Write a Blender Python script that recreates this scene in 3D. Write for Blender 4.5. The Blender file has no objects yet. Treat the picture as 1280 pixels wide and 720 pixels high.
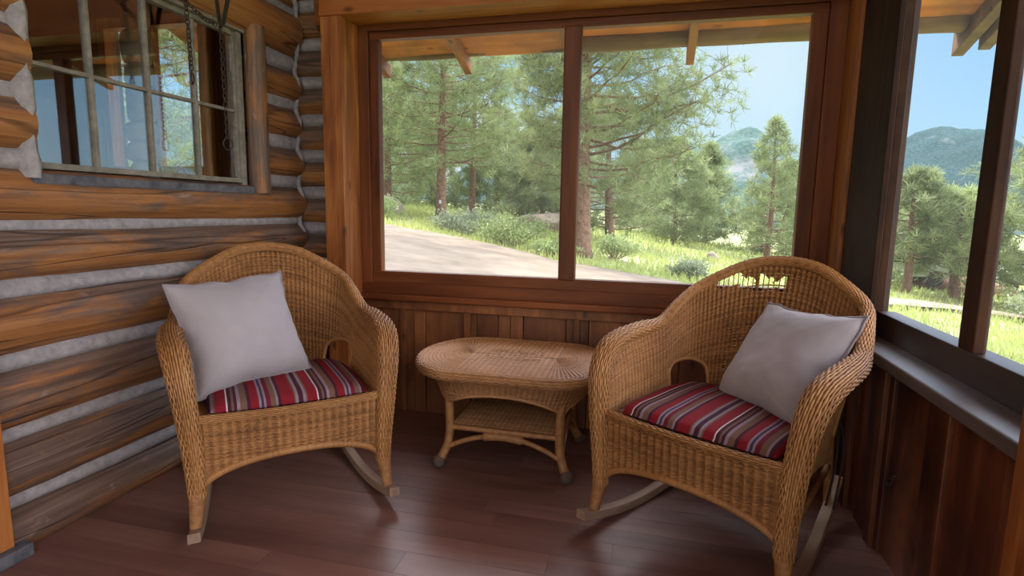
import bpy, bmesh, math, random
import numpy as np
from mathutils import Vector, Matrix, noise as mnoise
random.seed(7)
rng = np.random.default_rng(11)
S = bpy.context.scene
COL = S.collection
PI = math.pi

# ------------------------------------------------------------------ materials
def new_mat(name):
    m = bpy.data.materials.new(name); m.use_nodes = True
    nt = m.node_tree; nt.nodes.clear()
    out = nt.nodes.new('ShaderNodeOutputMaterial')
    return m, nt, out
def N(nt, typ, **kw):
    n = nt.nodes.new(typ)
    for k, v in kw.items():
        if k.startswith('i_'):
            key = k[2:]
            n.inputs[int(key) if key.isdigit() else key.replace('_', ' ')].default_value = v
        else: setattr(n, k, v)
    return n
def L(nt, a, b): nt.links.new(a, b)
def ramp(nt, fac, stops, interp='LINEAR'):
    r = nt.nodes.new('ShaderNodeValToRGB'); r.color_ramp.interpolation = interp
    el = r.color_ramp.elements
    while len(el) > 1: el.remove(el[-1])
    el[0].position = stops[0][0]; el[0].color = (*stops[0][1], 1)
    for p, c in stops[1:]:
        e = el.new(p); e.color = (*c, 1)
    if fac is not None: L(nt, fac, r.inputs[0])
    return r
def mix(nt, fac, a, b, mode='MIX'):
    m = nt.nodes.new('ShaderNodeMix'); m.data_type = 'RGBA'; m.blend_type = mode
    for sock, v in ((m.inputs[0], fac), (m.inputs[6], a), (m.inputs[7], b)):
        if hasattr(v, 'is_output'): L(nt, v, sock)
        elif isinstance(v, (int, float)): sock.default_value = v
        else: sock.default_value = (*v, 1)
    return m.outputs[2]
def mth(nt, op, a, b=None, clamp=False):
    n = nt.nodes.new('ShaderNodeMath'); n.operation = op; n.use_clamp = clamp
    for i, v in enumerate((a, b)):
        if v is None: continue
        if hasattr(v, 'is_output'): L(nt, v, n.inputs[i])
        else: n.inputs[i].default_value = v
    return n.outputs[0]

def wood(name, dark, mid, light, axis='x', scale=1.0, rough=.55, grain=1.0, tint=.55, bump=.25, stain=None, stain_amt=.5, knots=True, spec=.4):
    """sawn board wood; the grain runs along the given axis; 'tint' point attribute varies it per board"""
    m, nt, out = new_mat(name)
    tc = N(nt, 'ShaderNodeTexCoord')
    at = N(nt, 'ShaderNodeAttribute', attribute_name='tint')
    off = N(nt, 'ShaderNodeVectorMath', operation='SCALE'); off.inputs[0].default_value = (7.3, 3.1, 5.7); L(nt, at.outputs['Fac'], off.inputs['Scale'])
    add = N(nt, 'ShaderNodeVectorMath', operation='ADD'); L(nt, tc.outputs['Object'], add.inputs[0]); L(nt, off.outputs[0], add.inputs[1])
    st = {'x': (1.1, 22, 22), 'y': (22, 1.1, 22), 'z': (22, 22, 1.1)}[axis]
    mp = N(nt, 'ShaderNodeMapping'); mp.inputs['Scale'].default_value = tuple(s*scale for s in st); L(nt, add.outputs[0], mp.inputs[0])
    n1 = N(nt, 'ShaderNodeTexNoise', i_Scale=1.0, i_Detail=6.0, i_Roughness=.62, i_Distortion=.4); L(nt, mp.outputs[0], n1.inputs['Vector'])
    mp2 = N(nt, 'ShaderNodeMapping'); mp2.inputs['Scale'].default_value = tuple((s*.28 if s > 2 else s*.9)*scale for s in st); L(nt, add.outputs[0], mp2.inputs[0])
    n2 = N(nt, 'ShaderNodeTexNoise', i_Scale=1.0, i_Detail=3.0, i_Roughness=.5, i_Distortion=1.2); L(nt, mp2.outputs[0], n2.inputs['Vector'])
    f = mth(nt, 'ADD', mth(nt, 'MULTIPLY', n1.outputs[0], .5), mth(nt, 'MULTIPLY', n2.outputs[0], .5))
    f = mth(nt, 'ADD', mth(nt, 'MULTIPLY', mth(nt, 'SUBTRACT', f, .5), 2.2*grain), .5, True)
    r = ramp(nt, f, [(0.0, dark), (.5, mid), (1.0, light)])
    c = r.outputs[0]
    if knots:
        mk = N(nt, 'ShaderNodeMapping'); mk.inputs['Scale'].default_value = tuple((9 if s > 2 else 4.2) for s in st); L(nt, add.outputs[0], mk.inputs[0])
        vo = N(nt, 'ShaderNodeTexVoronoi', i_Scale=1.0); L(nt, mk.outputs[0], vo.inputs['Vector'])
        k = ramp(nt, vo.outputs['Distance'], [(.06, (.75,)*3), (.16, (0,)*3)])
        c = mix(nt, k.outputs[0], c, tuple(x*.35 for x in dark))
    if stain:
        n3 = N(nt, 'ShaderNodeTexNoise', i_Scale=2.3, i_Detail=5.0, i_Roughness=.65); L(nt, add.outputs[0], n3.inputs['Vector'])
        k = ramp(nt, n3.outputs[0], [(.45, (0,)*3), (.68, (stain_amt,)*3)])
        c = mix(nt, k.outputs[0], c, stain)
    tv = mth(nt, 'ADD', mth(nt, 'MULTIPLY', at.outputs['Fac'], tint), 1-tint/2)
    hv = N(nt, 'ShaderNodeHueSaturation'); L(nt, c, hv.inputs['Color']); L(nt, tv, hv.inputs['Value'])
    b = N(nt, 'ShaderNodeBsdfPrincipled'); L(nt, hv.outputs[0], b.inputs['Base Color'])
    b.inputs['Roughness'].default_value = rough; b.inputs['Specular IOR Level'].default_value = spec
    bp = N(nt, 'ShaderNodeBump', i_Strength=bump, i_Distance=.006); L(nt, f, bp.inputs['Height']); L(nt, bp.outputs[0], b.inputs['Normal'])
    L(nt, b.outputs[0], out.inputs[0])
    return m

def log_mat(name, axis='y'):
    m, nt, out = new_mat(name)
    tc = N(nt, 'ShaderNodeTexCoord'); at = N(nt, 'ShaderNodeAttribute', attribute_name='tint')
    off = N(nt, 'ShaderNodeVectorMath', operation='SCALE'); off.inputs[0].default_value = (3.3, 9.1, 2.7); L(nt, at.outputs['Fac'], off.inputs['Scale'])
    add = N(nt, 'ShaderNodeVectorMath', operation='ADD'); L(nt, tc.outputs['Object'], add.inputs[0]); L(nt, off.outputs[0], add.inputs[1])
    def mp(a, b):
        q = N(nt, 'ShaderNodeMapping'); s = {'y': (b, a, b), 'x': (a, b, b), 'z': (b, b, a)}[axis]; q.inputs['Scale'].default_value = s; L(nt, add.outputs[0], q.inputs[0]); return q.outputs[0]
    n1 = N(nt, 'ShaderNodeTexNoise', i_Scale=1, i_Detail=7., i_Roughness=.65, i_Distortion=.3); L(nt, mp(1.6, 46), n1.inputs['Vector'])
    n2 = N(nt, 'ShaderNodeTexNoise', i_Scale=1, i_Detail=7., i_Roughness=.68, i_Distortion=.4); L(nt, mp(2.6, 13), n2.inputs['Vector'])
    n3 = N(nt, 'ShaderNodeTexNoise', i_Scale=1, i_Detail=8., i_Roughness=.75, i_Distortion=.5); L(nt, mp(7, 18), n3.inputs['Vector'])
    f = mth(nt, 'ADD', mth(nt, 'MULTIPLY', mth(nt, 'SUBTRACT', n1.outputs[0], .5), 1.8), .5, True)
    r1 = ramp(nt, f, [(0, (.08, .028, .009)), (.45, (.27, .10, .026)), (1, (.44, .19, .06))])       # bare orange wood
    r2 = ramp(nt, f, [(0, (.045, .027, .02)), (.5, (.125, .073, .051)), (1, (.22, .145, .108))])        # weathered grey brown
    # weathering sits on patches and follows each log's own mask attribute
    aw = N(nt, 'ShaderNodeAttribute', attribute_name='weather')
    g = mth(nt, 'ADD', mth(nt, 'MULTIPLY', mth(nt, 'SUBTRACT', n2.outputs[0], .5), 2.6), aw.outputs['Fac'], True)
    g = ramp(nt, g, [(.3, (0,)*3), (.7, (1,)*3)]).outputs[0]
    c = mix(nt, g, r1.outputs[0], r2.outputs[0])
    # flaking bark / pale scuffs
    sc = ramp(nt, n3.outputs[0], [(.60, (0,)*3), (.67, (.75,)*3)]).outputs[0]
    scm = mth(nt, 'MULTIPLY', sc, ramp(nt, n2.outputs[0], [(.40, (0,)*3), (.56, (1,)*3)]).outputs[0])
    c = mix(nt, scm, c, (.36, .23, .15))
    # long drying cracks
    n4 = N(nt, 'ShaderNodeTexNoise', i_Scale=1, i_Detail=2., i_Distortion=.35); L(nt, mp(.45, 9), n4.inputs['Vector'])
    ck = ramp(nt, n4.outputs[0], [(.485, (0,)*3), (.498, (1,)*3), (.502, (1,)*3), (.515, (0,)*3)]).outputs[0]
    c = mix(nt, mth(nt, 'MULTIPLY', ck, .55), c, (.02, .012, .01))
    b = N(nt, 'ShaderNodeBsdfPrincipled'); L(nt, c, b.inputs['Base Color']); b.inputs['Roughness'].default_value = .6
    h = mth(nt, 'ADD', mth(nt, 'MULTIPLY', f, .5), mth(nt, 'MULTIPLY', ck, -2.))
    bp = N(nt, 'ShaderNodeBump', i_Strength=.45, i_Distance=.01); L(nt, h, bp.inputs['Height']); L(nt, bp.outputs[0], b.inputs['Normal'])
    L(nt, b.outputs[0], out.inputs[0]); return m

def rough_mat(name, c1, c2, scale=20, rough=.8, bump=.3, detail=6, dist=.01, metal=0., spec=.4, transl=None):
    m, nt, out = new_mat(name)
    tc = N(nt, 'ShaderNodeTexCoord')
    n = N(nt, 'ShaderNodeTexNoise', i_Scale=scale, i_Detail=detail, i_Roughness=.65); L(nt, tc.outputs['Object'], n.inputs['Vector'])
    r = ramp(nt, n.outputs[0], [(.3, c1), (.7, c2)])
    b = N(nt, 'ShaderNodeBsdfPrincipled'); L(nt, r.outputs[0], b.inputs['Base Color']); b.inputs['Roughness'].default_value = rough
    b.inputs['Metallic'].default_value = metal; b.inputs['Specular IOR Level'].default_value = spec
    if bump:
        bp = N(nt, 'ShaderNodeBump', i_Strength=bump, i_Distance=dist); L(nt, n.outputs[0], bp.inputs['Height']); L(nt, bp.outputs[0], b.inputs['Normal'])
    L(nt, b.outputs[0], out.inputs[0]); return m

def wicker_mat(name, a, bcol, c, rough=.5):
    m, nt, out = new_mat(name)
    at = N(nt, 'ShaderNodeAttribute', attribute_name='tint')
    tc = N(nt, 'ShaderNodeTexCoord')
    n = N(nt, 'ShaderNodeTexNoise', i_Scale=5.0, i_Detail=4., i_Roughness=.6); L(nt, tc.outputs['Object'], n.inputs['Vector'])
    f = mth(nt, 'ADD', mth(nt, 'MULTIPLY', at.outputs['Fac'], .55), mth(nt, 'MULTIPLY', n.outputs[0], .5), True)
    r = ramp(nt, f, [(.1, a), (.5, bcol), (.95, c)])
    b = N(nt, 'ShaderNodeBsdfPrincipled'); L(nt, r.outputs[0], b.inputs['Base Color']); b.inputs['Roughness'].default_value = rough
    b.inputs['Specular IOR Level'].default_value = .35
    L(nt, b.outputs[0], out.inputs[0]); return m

def leaf_mat(name, c1, c2, tr=.35, tcol=None):
    m, nt, out = new_mat(name)
    at = N(nt, 'ShaderNodeAttribute', attribute_name='tint')
    r = ramp(nt, at.outputs['Fac'], [(0, c1), (1, c2)])
    d = N(nt, 'ShaderNodeBsdfPrincipled'); L(nt, r.outputs[0], d.inputs['Base Color']); d.inputs['Roughness'].default_value = .55
    t = N(nt, 'ShaderNodeBsdfTranslucent'); L(nt, mix(nt, .5, r.outputs[0], tcol or c2), t.inputs[0])
    ms = N(nt, 'ShaderNodeMixShader', i_0=tr); L(nt, d.outputs[0], ms.inputs[1]); L(nt, t.outputs[0], ms.inputs[2])
    L(nt, ms.outputs[0], out.inputs[0]); return m

def glass_mat(name, haze=.04, hazecol=(.8, .82, .85), refl=1.0, f0=.05, wob=.0):
    """old window pane: clear, with a Fresnel reflection and a thin film of dust"""
    m, nt, out = new_mat(name)
    lw = N(nt, 'ShaderNodeLayerWeight', i_Blend=.5)
    p = mth(nt, 'POWER', lw.outputs['Facing'], 5.0)
    f = mth(nt, 'ADD', mth(nt, 'MULTIPLY', p, .95*refl), f0*refl, True)
    t = N(nt, 'ShaderNodeBsdfTransparent'); g = N(nt, 'ShaderNodeBsdfGlossy'); g.inputs['Roughness'].default_value = .0
    if wob:
        tc = N(nt, 'ShaderNodeTexCoord'); n = N(nt, 'ShaderNodeTexNoise', i_Scale=3.5, i_Detail=1.); L(nt, tc.outputs['Object'], n.inputs['Vector'])
        bp = N(nt, 'ShaderNodeBump', i_Strength=wob, i_Distance=.02); L(nt, n.outputs[0], bp.inputs['Height']); L(nt, bp.outputs[0], g.inputs['Normal'])
    ms = N(nt, 'ShaderNodeMixShader'); L(nt, f, ms.inputs[0]); L(nt, t.outputs[0], ms.inputs[1]); L(nt, g.outputs[0], ms.inputs[2])
    o = ms.outputs[0]
    if haze:
        d = N(nt, 'ShaderNodeBsdfDiffuse'); d.inputs[0].default_value = (*hazecol, 1)
        tl = N(nt, 'ShaderNodeBsdfTranslucent'); tl.inputs[0].default_value = (*hazecol, 1)
        dd = N(nt, 'ShaderNodeMixShader', i_0=.5); L(nt, d.outputs[0], dd.inputs[1]); L(nt, tl.outputs[0], dd.inputs[2])
        m2 = N(nt, 'ShaderNodeMixShader', i_0=haze); L(nt, o, m2.inputs[1]); L(nt, dd.outputs[0], m2.inputs[2]); o = m2.outputs[0]
    L(nt, o, out.inputs[0]); return m

def stripe_mat(name):
    m, nt, out = new_mat(name)
    red = (.20, .006, .012); dk = (.045, .009, .022); tan = (.15, .078, .05); wht = (.62, .52, .5); pur = (.2, .12, .16); wine = (.13, .008, .02); navy = (.035, .03, .075)
    lav = (.25, .18, .21)
    seq = [(red, 4.6), (tan, .5), (lav, 1.0), (dk, 1.7), (lav, .9), (tan, .6), (red, 3.6), (wht, .5), (dk, 1.2), (tan, .9), (dk, 1.0), (lav, 1.0), (tan, 2.3), (dk, 1.0), (red, 2.8), (lav, .8), (navy, .8), (lav, .8), (wine, 1.6), (tan, 1.8), (lav, .7), (dk, 1.2)]
    tot = sum(w for _, w in seq)
    tc = N(nt, 'ShaderNodeTexCoord'); sx = N(nt, 'ShaderNodeSeparateXYZ'); L(nt, tc.outputs['Object'], sx.inputs[0])
    wv = N(nt, 'ShaderNodeTexNoise', i_Scale=6., i_Detail=1.); L(nt, tc.outputs['Object'], wv.inputs['Vector'])
    u = mth(nt, 'ADD', sx.outputs[0], mth(nt, 'MULTIPLY', wv.outputs[0], .006))
    u = mth(nt, 'FRACT', mth(nt, 'ADD', mth(nt, 'DIVIDE', u, .30), 4.13))
    st = []; p = 0
    for c, w in seq: st.append((p/tot, c)); p += w
    r = ramp(nt, u, st, 'CONSTANT')
    th = N(nt, 'ShaderNodeTexNoise', i_Scale=600., i_Detail=1.); L(nt, tc.outputs['Object'], th.inputs['Vector'])
    c = mix(nt, mth(nt, 'MULTIPLY', th.outputs[0], .25), r.outputs[0], (.1, .04, .05))
    b = N(nt, 'ShaderNodeBsdfPrincipled'); L(nt, c, b.inputs['Base Color']); b.inputs['Roughness'].default_value = .85
    b.inputs['Specular IOR Level'].default_value = .15
    bp = N(nt, 'ShaderNodeBump', i_Strength=.15, i_Distance=.001); L(nt, th.outputs[0], bp.inputs['Height']); L(nt, bp.outputs[0], b.inputs['Normal'])
    L(nt, b.outputs[0], out.inputs[0]); return m

def cloth_mat(name, c1, c2):
    m, nt, out = new_mat(name)
    tc = N(nt, 'ShaderNodeTexCoord')
    n = N(nt, 'ShaderNodeTexNoise', i_Scale=5., i_Detail=3.); L(nt, tc.outputs['Object'], n.inputs['Vector'])
    r = ramp(nt, n.outputs[0], [(.35, c1), (.65, c2)])
    w = N(nt, 'ShaderNodeTexNoise', i_Scale=500., i_Detail=2.); L(nt, tc.outputs['Object'], w.inputs['Vector'])
    wr = N(nt, 'ShaderNodeTexNoise', i_Scale=7., i_Detail=3., i_Distortion=1.5); L(nt, tc.outputs['Object'], wr.inputs['Vector'])
    b = N(nt, 'ShaderNodeBsdfPrincipled'); L(nt, r.outputs[0], b.inputs['Base Color']); b.inputs['Roughness'].default_value = .75
    b.inputs['Sheen Weight'].default_value = .25; b.inputs['Specular IOR Level'].default_value = .2
    h = mth(nt, 'ADD', mth(nt, 'MULTIPLY', w.outputs[0], .03), wr.outputs[0])
    bp = N(nt, 'ShaderNodeBump', i_Strength=.2, i_Distance=.008); L(nt, h, bp.inputs['Height']); L(nt, bp.outputs[0], b.inputs['Normal'])
    L(nt, b.outputs[0], out.inputs[0]); return m

M = {}
M['log'] = log_mat('log wood along y', 'y')
M['log_x'] = log_mat('log wood along x', 'x')
M['log_z'] = log_mat('peeled upright log', 'z')
M['chink'] = rough_mat('grey mortar chinking', (.21, .185, .185), (.38, .335, .335), 30, .9, .5)
M['floor'] = wood('red brown painted floor boards', (.065, .026, .018), (.155, .068, .049), (.27, .135, .10), 'x', .8, rough=.38, grain=.75, tint=.30, bump=.05, stain=(.22, .12, .1), stain_amt=.35, knots=False, spec=.5)
M['pine_z'] = wood('orange sawn pine upright', (.11, .028, .005), (.275, .08, .014), (.45, .17, .045), 'z', 1.7, rough=.55, grain=1.35, tint=.3)
M['pine_x'] = wood('orange sawn pine beam', (.11, .028, .005), (.275, .08, .014), (.43, .16, .04), 'x', 1, rough=.55, tint=.3)
M['pine_y'] = wood('orange sawn pine rafter', (.11, .028, .005), (.275, .08, .014), (.43, .16, .04), 'y', 1, rough=.55, tint=.3)
M['frame_x'] = wood('brown window frame rail', (.04, .010, .004), (.125, .033, .009), (.22, .066, .019), 'x', 1, rough=.45, spec=.25, tint=.3, knots=False)
M['frame_z'] = wood('brown window frame stile', (.04, .010, .004), (.125, .033, .009), (.22, .066, .019), 'z', 1, rough=.45, spec=.25, tint=.3, knots=False)
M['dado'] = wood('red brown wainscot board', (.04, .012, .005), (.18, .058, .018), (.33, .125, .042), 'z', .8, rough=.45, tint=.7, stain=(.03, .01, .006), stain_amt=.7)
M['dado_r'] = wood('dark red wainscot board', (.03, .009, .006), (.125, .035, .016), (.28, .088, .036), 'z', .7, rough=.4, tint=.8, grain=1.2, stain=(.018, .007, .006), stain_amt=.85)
M['dark_z'] = wood('dark stained post', (.010, .004, .003), (.026, .011, .007), (.06, .024, .012), 'z', 1, rough=.65, spec=.1, tint=.3, stain=(.1, .04, .018), stain_amt=.4, knots=False)
M['dark_y'] = wood('dark stained rail', (.02, .010, .008), (.05, .025, .018), (.1, .052, .036), 'y', 1, rough=.42, tint=.3, knots=False)
M['sill_y'] = wood('worn grey brown sill', (.05, .036, .033), (.115, .085, .078), (.2, .155, .145), 'y', 1, rough=.38, tint=.3, knots=False, spec=.6)
M['sash'] = rough_mat('weathered white sash paint', (.13, .11, .085), (.27, .235, .19), 25, .7, .4)
M['bluesill'] = rough_mat('flaking blue grey sill paint', (.04, .04, .055), (.15, .14, .145), 18, .7, .5)
M['roofwood'] = wood('orange roof sheathing', (.24, .06, .012), (.58, .165, .03), (.70, .27, .07), 'x', .8, rough=.7, tint=.4, stain=(.10, .035, .014), stain_amt=.6)
M['eavelog'] = wood('weathered eave edge', (.06, .03, .018), (.17, .09, .048), (.38, .22, .11), 'x', .6, rough=.75, tint=.3, stain=(.07, .045, .035), stain_amt=.8)
M['shingle'] = rough_mat('grey roof shingles', (.1, .09, .085), (.22, .2, .19), 14, .9, .5)
M['wicker'] = wicker_mat('honey wicker', (.065, .022, .006), (.31, .134, .042), (.53, .275, .105))
M['wicker_t'] = wicker_mat('greyer honey wicker', (.075, .028, .009), (.34, .155, .06), (.57, .315, .145))
M['cane'] = rough_mat('wrapped cane', (.20, .08, .026), (.36, .17, .06), 40, .5, .3, dist=.002)
M['runner'] = wood('worn pale runner', (.13, .075, .05), (.3, .19, .125), (.42, .29, .2), 'y', 1, rough=.55, tint=.3, knots=False)
M['foot'] = rough_mat('dark worn cane foot', (.05, .03, .022), (.14, .085, .055), 60, .7, .6)
M['stripe'] = stripe_mat('red striped canvas')
M['pillow'] = cloth_mat('lavender grey cotton', (.30, .262, .272), (.35, .305, .318))
M['piping'] = cloth_mat('grey pillow piping', (.2, .165, .18), (.26, .215, .225))
M['iron'] = rough_mat('rusty iron', (.035, .022, .02), (.1, .06, .045), 60, .5, .3, metal=.7)
M['leather'] = rough_mat('old dark leather', (.012, .008, .007), (.035, .022, .018), 30, .5, .4)
M['ties'] = rough_mat('dark cotton ties', (.02, .01, .012), (.04, .02, .022), 30, .9, 0)
M['glass_back'] = glass_mat('back window insect screen', .02, (.85, .83, .8), refl=.1)
M['glass_right'] = glass_mat('side window insect screen', .02, (.75, .76, .8), refl=.1)
M['glass_left'] = glass_mat('old cabin pane', 0, refl=1.0, f0=.2)
M['bark'] = rough_mat('pine bark', (.1, .055, .038), (.3, .175, .125), 9, .95, .8, dist=.05)
M['needle'] = leaf_mat('pine needles', (.025, .045, .016), (.38, .45, .19), .36)
M['bushleaf'] = leaf_mat('shrub leaves', (.13, .20, .05), (.42, .50, .22), .35)
M['grass'] = leaf_mat('meadow grass', (.20, .28, .06), (.50, .54, .19), .4)
M['sage'] = leaf_mat('grey green sagebrush', (.16, .2, .11), (.38, .43, .28), .3)
M['dirt'] = rough_mat('pale dirt drive', (.19, .145, .10), (.33, .255, .19), 1.2, .95, .5)
M['bank'] = rough_mat('rusty bare soil', (.16, .075, .04), (.30, .16, .09), 2., .95, .5)
M['rock'] = rough_mat('tan boulder', (.24, .19, .15), (.45, .37, .31), 4, .95, .7, dist=.05)
M['tag'] = rough_mat('pale tin tag', (.55, .58, .6), (.7, .72, .74), 10, .5, 0)
M['stone'] = rough_mat('pale chimney stone', (.4, .36, .29), (.62, .57, .48), 7, .9, .6)
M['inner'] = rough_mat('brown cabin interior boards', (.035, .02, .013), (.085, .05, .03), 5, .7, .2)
M['yellowpost'] = wood('golden peeled pole', (.3, .13, .02), (.5, .25, .045), (.6, .34, .09), 'z', 1, rough=.4, tint=.3)
M['carpaint'] = rough_mat('white vehicle paint', (.5, .52, .55), (.62, .64, .66), 2, .3, 0)
M['carglass'] = rough_mat('dark vehicle glass', (.03, .04, .05), (.06, .07, .08), 2, .1, 0)
M['tyre'] = rough_mat('black tyre', (.012, .012, .012), (.03, .03, .03), 20, .9, 0)

def ground_mat():
    m, nt, out = new_mat('meadow ground')
    tc = N(nt, 'ShaderNodeTexCoord')
    n = N(nt, 'ShaderNodeTexNoise', i_Scale=.35, i_Detail=8., i_Roughness=.7); L(nt, tc.outputs['Object'], n.inputs['Vector'])
    n2 = N(nt, 'ShaderNodeTexNoise', i_Scale=6., i_Detail=6., i_Roughness=.7); L(nt, tc.outputs['Object'], n2.inputs['Vector'])
    g = ramp(nt, n2.outputs[0], [(.3, (.13, .17, .04)), (.7, (.34, .38, .11))])
    d = ramp(nt, n2.outputs[0], [(.3, (.24, .2, .12)), (.7, (.44, .36, .23))])
    k = ramp(nt, n.outputs[0], [(.48, (0,)*3), (.62, (1,)*3)])
    b = N(nt, 'ShaderNodeBsdfPrincipled'); L(nt, mix(nt, k.outputs[0], g.outputs[0], d.outputs[0]), b.inputs['Base Color']); b.inputs['Roughness'].default_value = .95
    L(nt, b.outputs[0], out.inputs[0]); return m
M['ground'] = ground_mat()
def hill_mat(name, tree1, tree2, rock, kscale, rockamt=.55):
    m, nt, out = new_mat(name)
    tc = N(nt, 'ShaderNodeTexCoord')
    n = N(nt, 'ShaderNodeTexNoise', i_Scale=kscale, i_Detail=9., i_Roughness=.7); L(nt, tc.outputs['Object'], n.inputs['Vector'])
    v = N(nt, 'ShaderNodeTexVoronoi', i_Scale=kscale*14); L(nt, tc.outputs['Object'], v.inputs['Vector'])
    t = ramp(nt, v.outputs['Distance'], [(.1, tree2), (.7, tree1)])
    k = ramp(nt, n.outputs[0], [(rockamt, (0,)*3), (rockamt+.1, (1,)*3)])
    b = N(nt, 'ShaderNodeBsdfDiffuse'); L(nt, mix(nt, k.outputs[0], t.outputs[0], rock), b.inputs[0])
    L(nt, b.outputs[0], out.inputs[0]); return m
M['hill'] = hill_mat('blue green forested hill', (.045, .08, .085), (.075, .115, .11), (.13, .15, .15), .045, .58)  # bluish air haze of distance is painted into the hill colours
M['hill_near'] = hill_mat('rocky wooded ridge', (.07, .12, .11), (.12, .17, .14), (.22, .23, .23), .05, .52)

# ------------------------------------------------------------------ mesh builder
class MB:
    def __init__(s): s.v = []; s.f = []; s.t = []; s.w = []; s.n = 0
    def add(s, verts, faces, tint=.5, weather=0.):
        verts = np.asarray(verts, float).reshape(-1, 3)
        k = len(verts)
        s.v.append(verts)
        for fa in (faces if isinstance(faces, list) and len(faces) and isinstance(faces[0], np.ndarray) else [np.asarray(faces)]):
            if fa.size: s.f.append(fa + s.n)
        s.t.append(np.broadcast_to(np.asarray(tint, float), (k,)).copy()); s.w.append(np.broadcast_to(np.asarray(weather, float), (k,)).copy())
        s.n += k
    def box(s, x0, x1, y0, y1, z0, z1, tint=None):
        v = [(x, y, z) for z in (z0, z1) for y in (y0, y1) for x in (x0, x1)]
        f = np.array([(0, 2, 3, 1), (4, 5, 7, 6), (0, 1, 5, 4), (2, 6, 7, 3), (0, 4, 6, 2), (1, 3, 7, 5)])
        s.add(v, f, random.random() if tint is None else tint)
    def hexa(s, bottom, top, tint=None):
        """bottom / top: four points each, same order (counter-clockwise from above)"""
        f = np.array([(3, 2, 1, 0), (4, 5, 6, 7), (0, 1, 5, 4), (1, 2, 6, 5), (2, 3, 7, 6), (3, 0, 4, 7)])
        s.add(list(bottom)+list(top), f, random.random() if tint is None else tint)
    def tube(s, pts, rad, sides=8, tint=.5, closed=False, cap=True, flat=1.0, up=None):
        P = np.asarray(pts, float); n = len(P); R = np.broadcast_to(np.asarray(rad, float), (n,))
        if closed: T = np.roll(P, -1, 0)-np.roll(P, 1, 0)
        else: T = np.gradient(P, axis=0)
        T /= np.linalg.norm(T, axis=1)[:, None]+1e-12
        A = np.zeros_like(P)
        a = np.array(up if up is not None else ((0, 0, 1) if abs(T[0][2]) < .9 else (1, 0, 0)), float)
        for i in range(n):
            if up is not None: a = np.array(up, float)
            a = a-T[i]*(a@T[i]); a /= np.linalg.norm(a)+1e-12; A[i] = a
        B = np.cross(T, A)
        th = np.linspace(0, 2*PI, sides, endpoint=False)
        V = P[:, None]+R[:, None, None]*(np.cos(th)[None, :, None]*A[:, None]+flat*np.sin(th)[None, :, None]*B[:, None])
        m = n if closed else n-1
        i = np.arange(m)[:, None]; j = np.arange(sides)[None]; i2 = (i+1) % n; j2 = (j+1) % sides
        F = np.stack([i*sides+j, i*sides+j2, i2*sides+j2, i2*sides+j], -1).reshape(-1, 4)
        fl = [F]; V = V.reshape(-1, 3)
        if cap and not closed:
            V = np.vstack([V, P[0], P[-1]]); c0 = n*sides; jj = np.arange(sides); j3 = (jj+1) % sides
            fl.append(np.stack([np.full(sides, c0), j3, jj], -1)); fl.append(np.stack([np.full(sides, c0+1), (n-1)*sides+jj, (n-1)*sides+j3], -1))
        s.add(V, fl, tint)
    def grid(s, G, tint=.5, closed_u=False, weather=0., flip=False):
        """G: (nv,nu,3)"""
        nv, nu = G.shape[:2]; i = np.arange(nv-1)[:, None]; j = np.arange(nu if closed_u else nu-1)[None]; j2 = (j+1) % nu
        F = np.stack([i*nu+j, i*nu+j2, (i+1)*nu+j2, (i+1)*nu+j], -1).reshape(-1, 4)
        if flip: F = F[:, ::-1]
        s.add(G.reshape(-1, 3), F, tint if np.isscalar(tint) else np.asarray(tint).reshape(-1), weather if np.isscalar(weather) else np.asarray(weather).reshape(-1))
    def build(s, name, mat, parent=None, smooth=True, bevel=0., loc=None):
        me = bpy.data.meshes.new(name)
        V = np.concatenate(s.v); quads = [f for f in s.f]
        loops = np.concatenate([f.reshape(-1) for f in quads]); cnt = np.concatenate([np.full(len(f), f.shape[1]) for f in quads])
        if loc is not None: V = V-np.asarray(loc)
        if parent is not None and parent.name in WORLD: V = V-np.array(parent.location)
        me.vertices.add(len(V)); me.vertices.foreach_set('co', V.astype(np.float32).ravel())
        me.loops.add(len(loops)); me.loops.foreach_set('vertex_index', loops.astype(np.int32))
        me.polygons.add(len(cnt)); st = np.concatenate([[0], np.cumsum(cnt)[:-1]])
        me.polygons.foreach_set('loop_start', st.astype(np.int32)); me.polygons.foreach_set('loop_total', cnt.astype(np.int32))
        me.update(calc_edges=True); me.validate()
        a = me.attributes.new('tint', 'FLOAT', 'POINT'); a.data.foreach_set('value', np.concatenate(s.t).astype(np.float32))
        W = np.concatenate(s.w)
        if W.any():
            a = me.attributes.new('weather', 'FLOAT', 'POINT'); a.data.foreach_set('value', W.astype(np.float32))
        me.polygons.foreach_set('use_smooth', np.full(len(me.polygons), bool(smooth)))
        me.materials.append(M[mat] if isinstance(mat, str) else mat)
        o = bpy.data.objects.new(name, me); COL.objects.link(o)
        if parent: o.parent = parent
        if loc is not None: o.location = loc
        if bevel:
            b = o.modifiers.new('bevel', 'BEVEL'); b.width = bevel; b.segments = 2; b.limit_method = 'ANGLE'
        return o
def tag(o, label=None, cat=None, group=None, kind=None):
    for k, v in (('label', label), ('category', cat), ('group', group), ('kind', kind)):
        if v: o[k] = v
    return o
WORLD = set()          # things whose parts are written in room coordinates
def empty(name, loc=(0, 0, 0), rz=0., room=False):
    o = bpy.data.objects.new(name, None)
    if room: WORLD.add(o.name)
    COL.objects.link(o); o.location = loc; o.rotation_euler = (0, 0, rz); o.empty_display_size = .1
    return o
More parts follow.
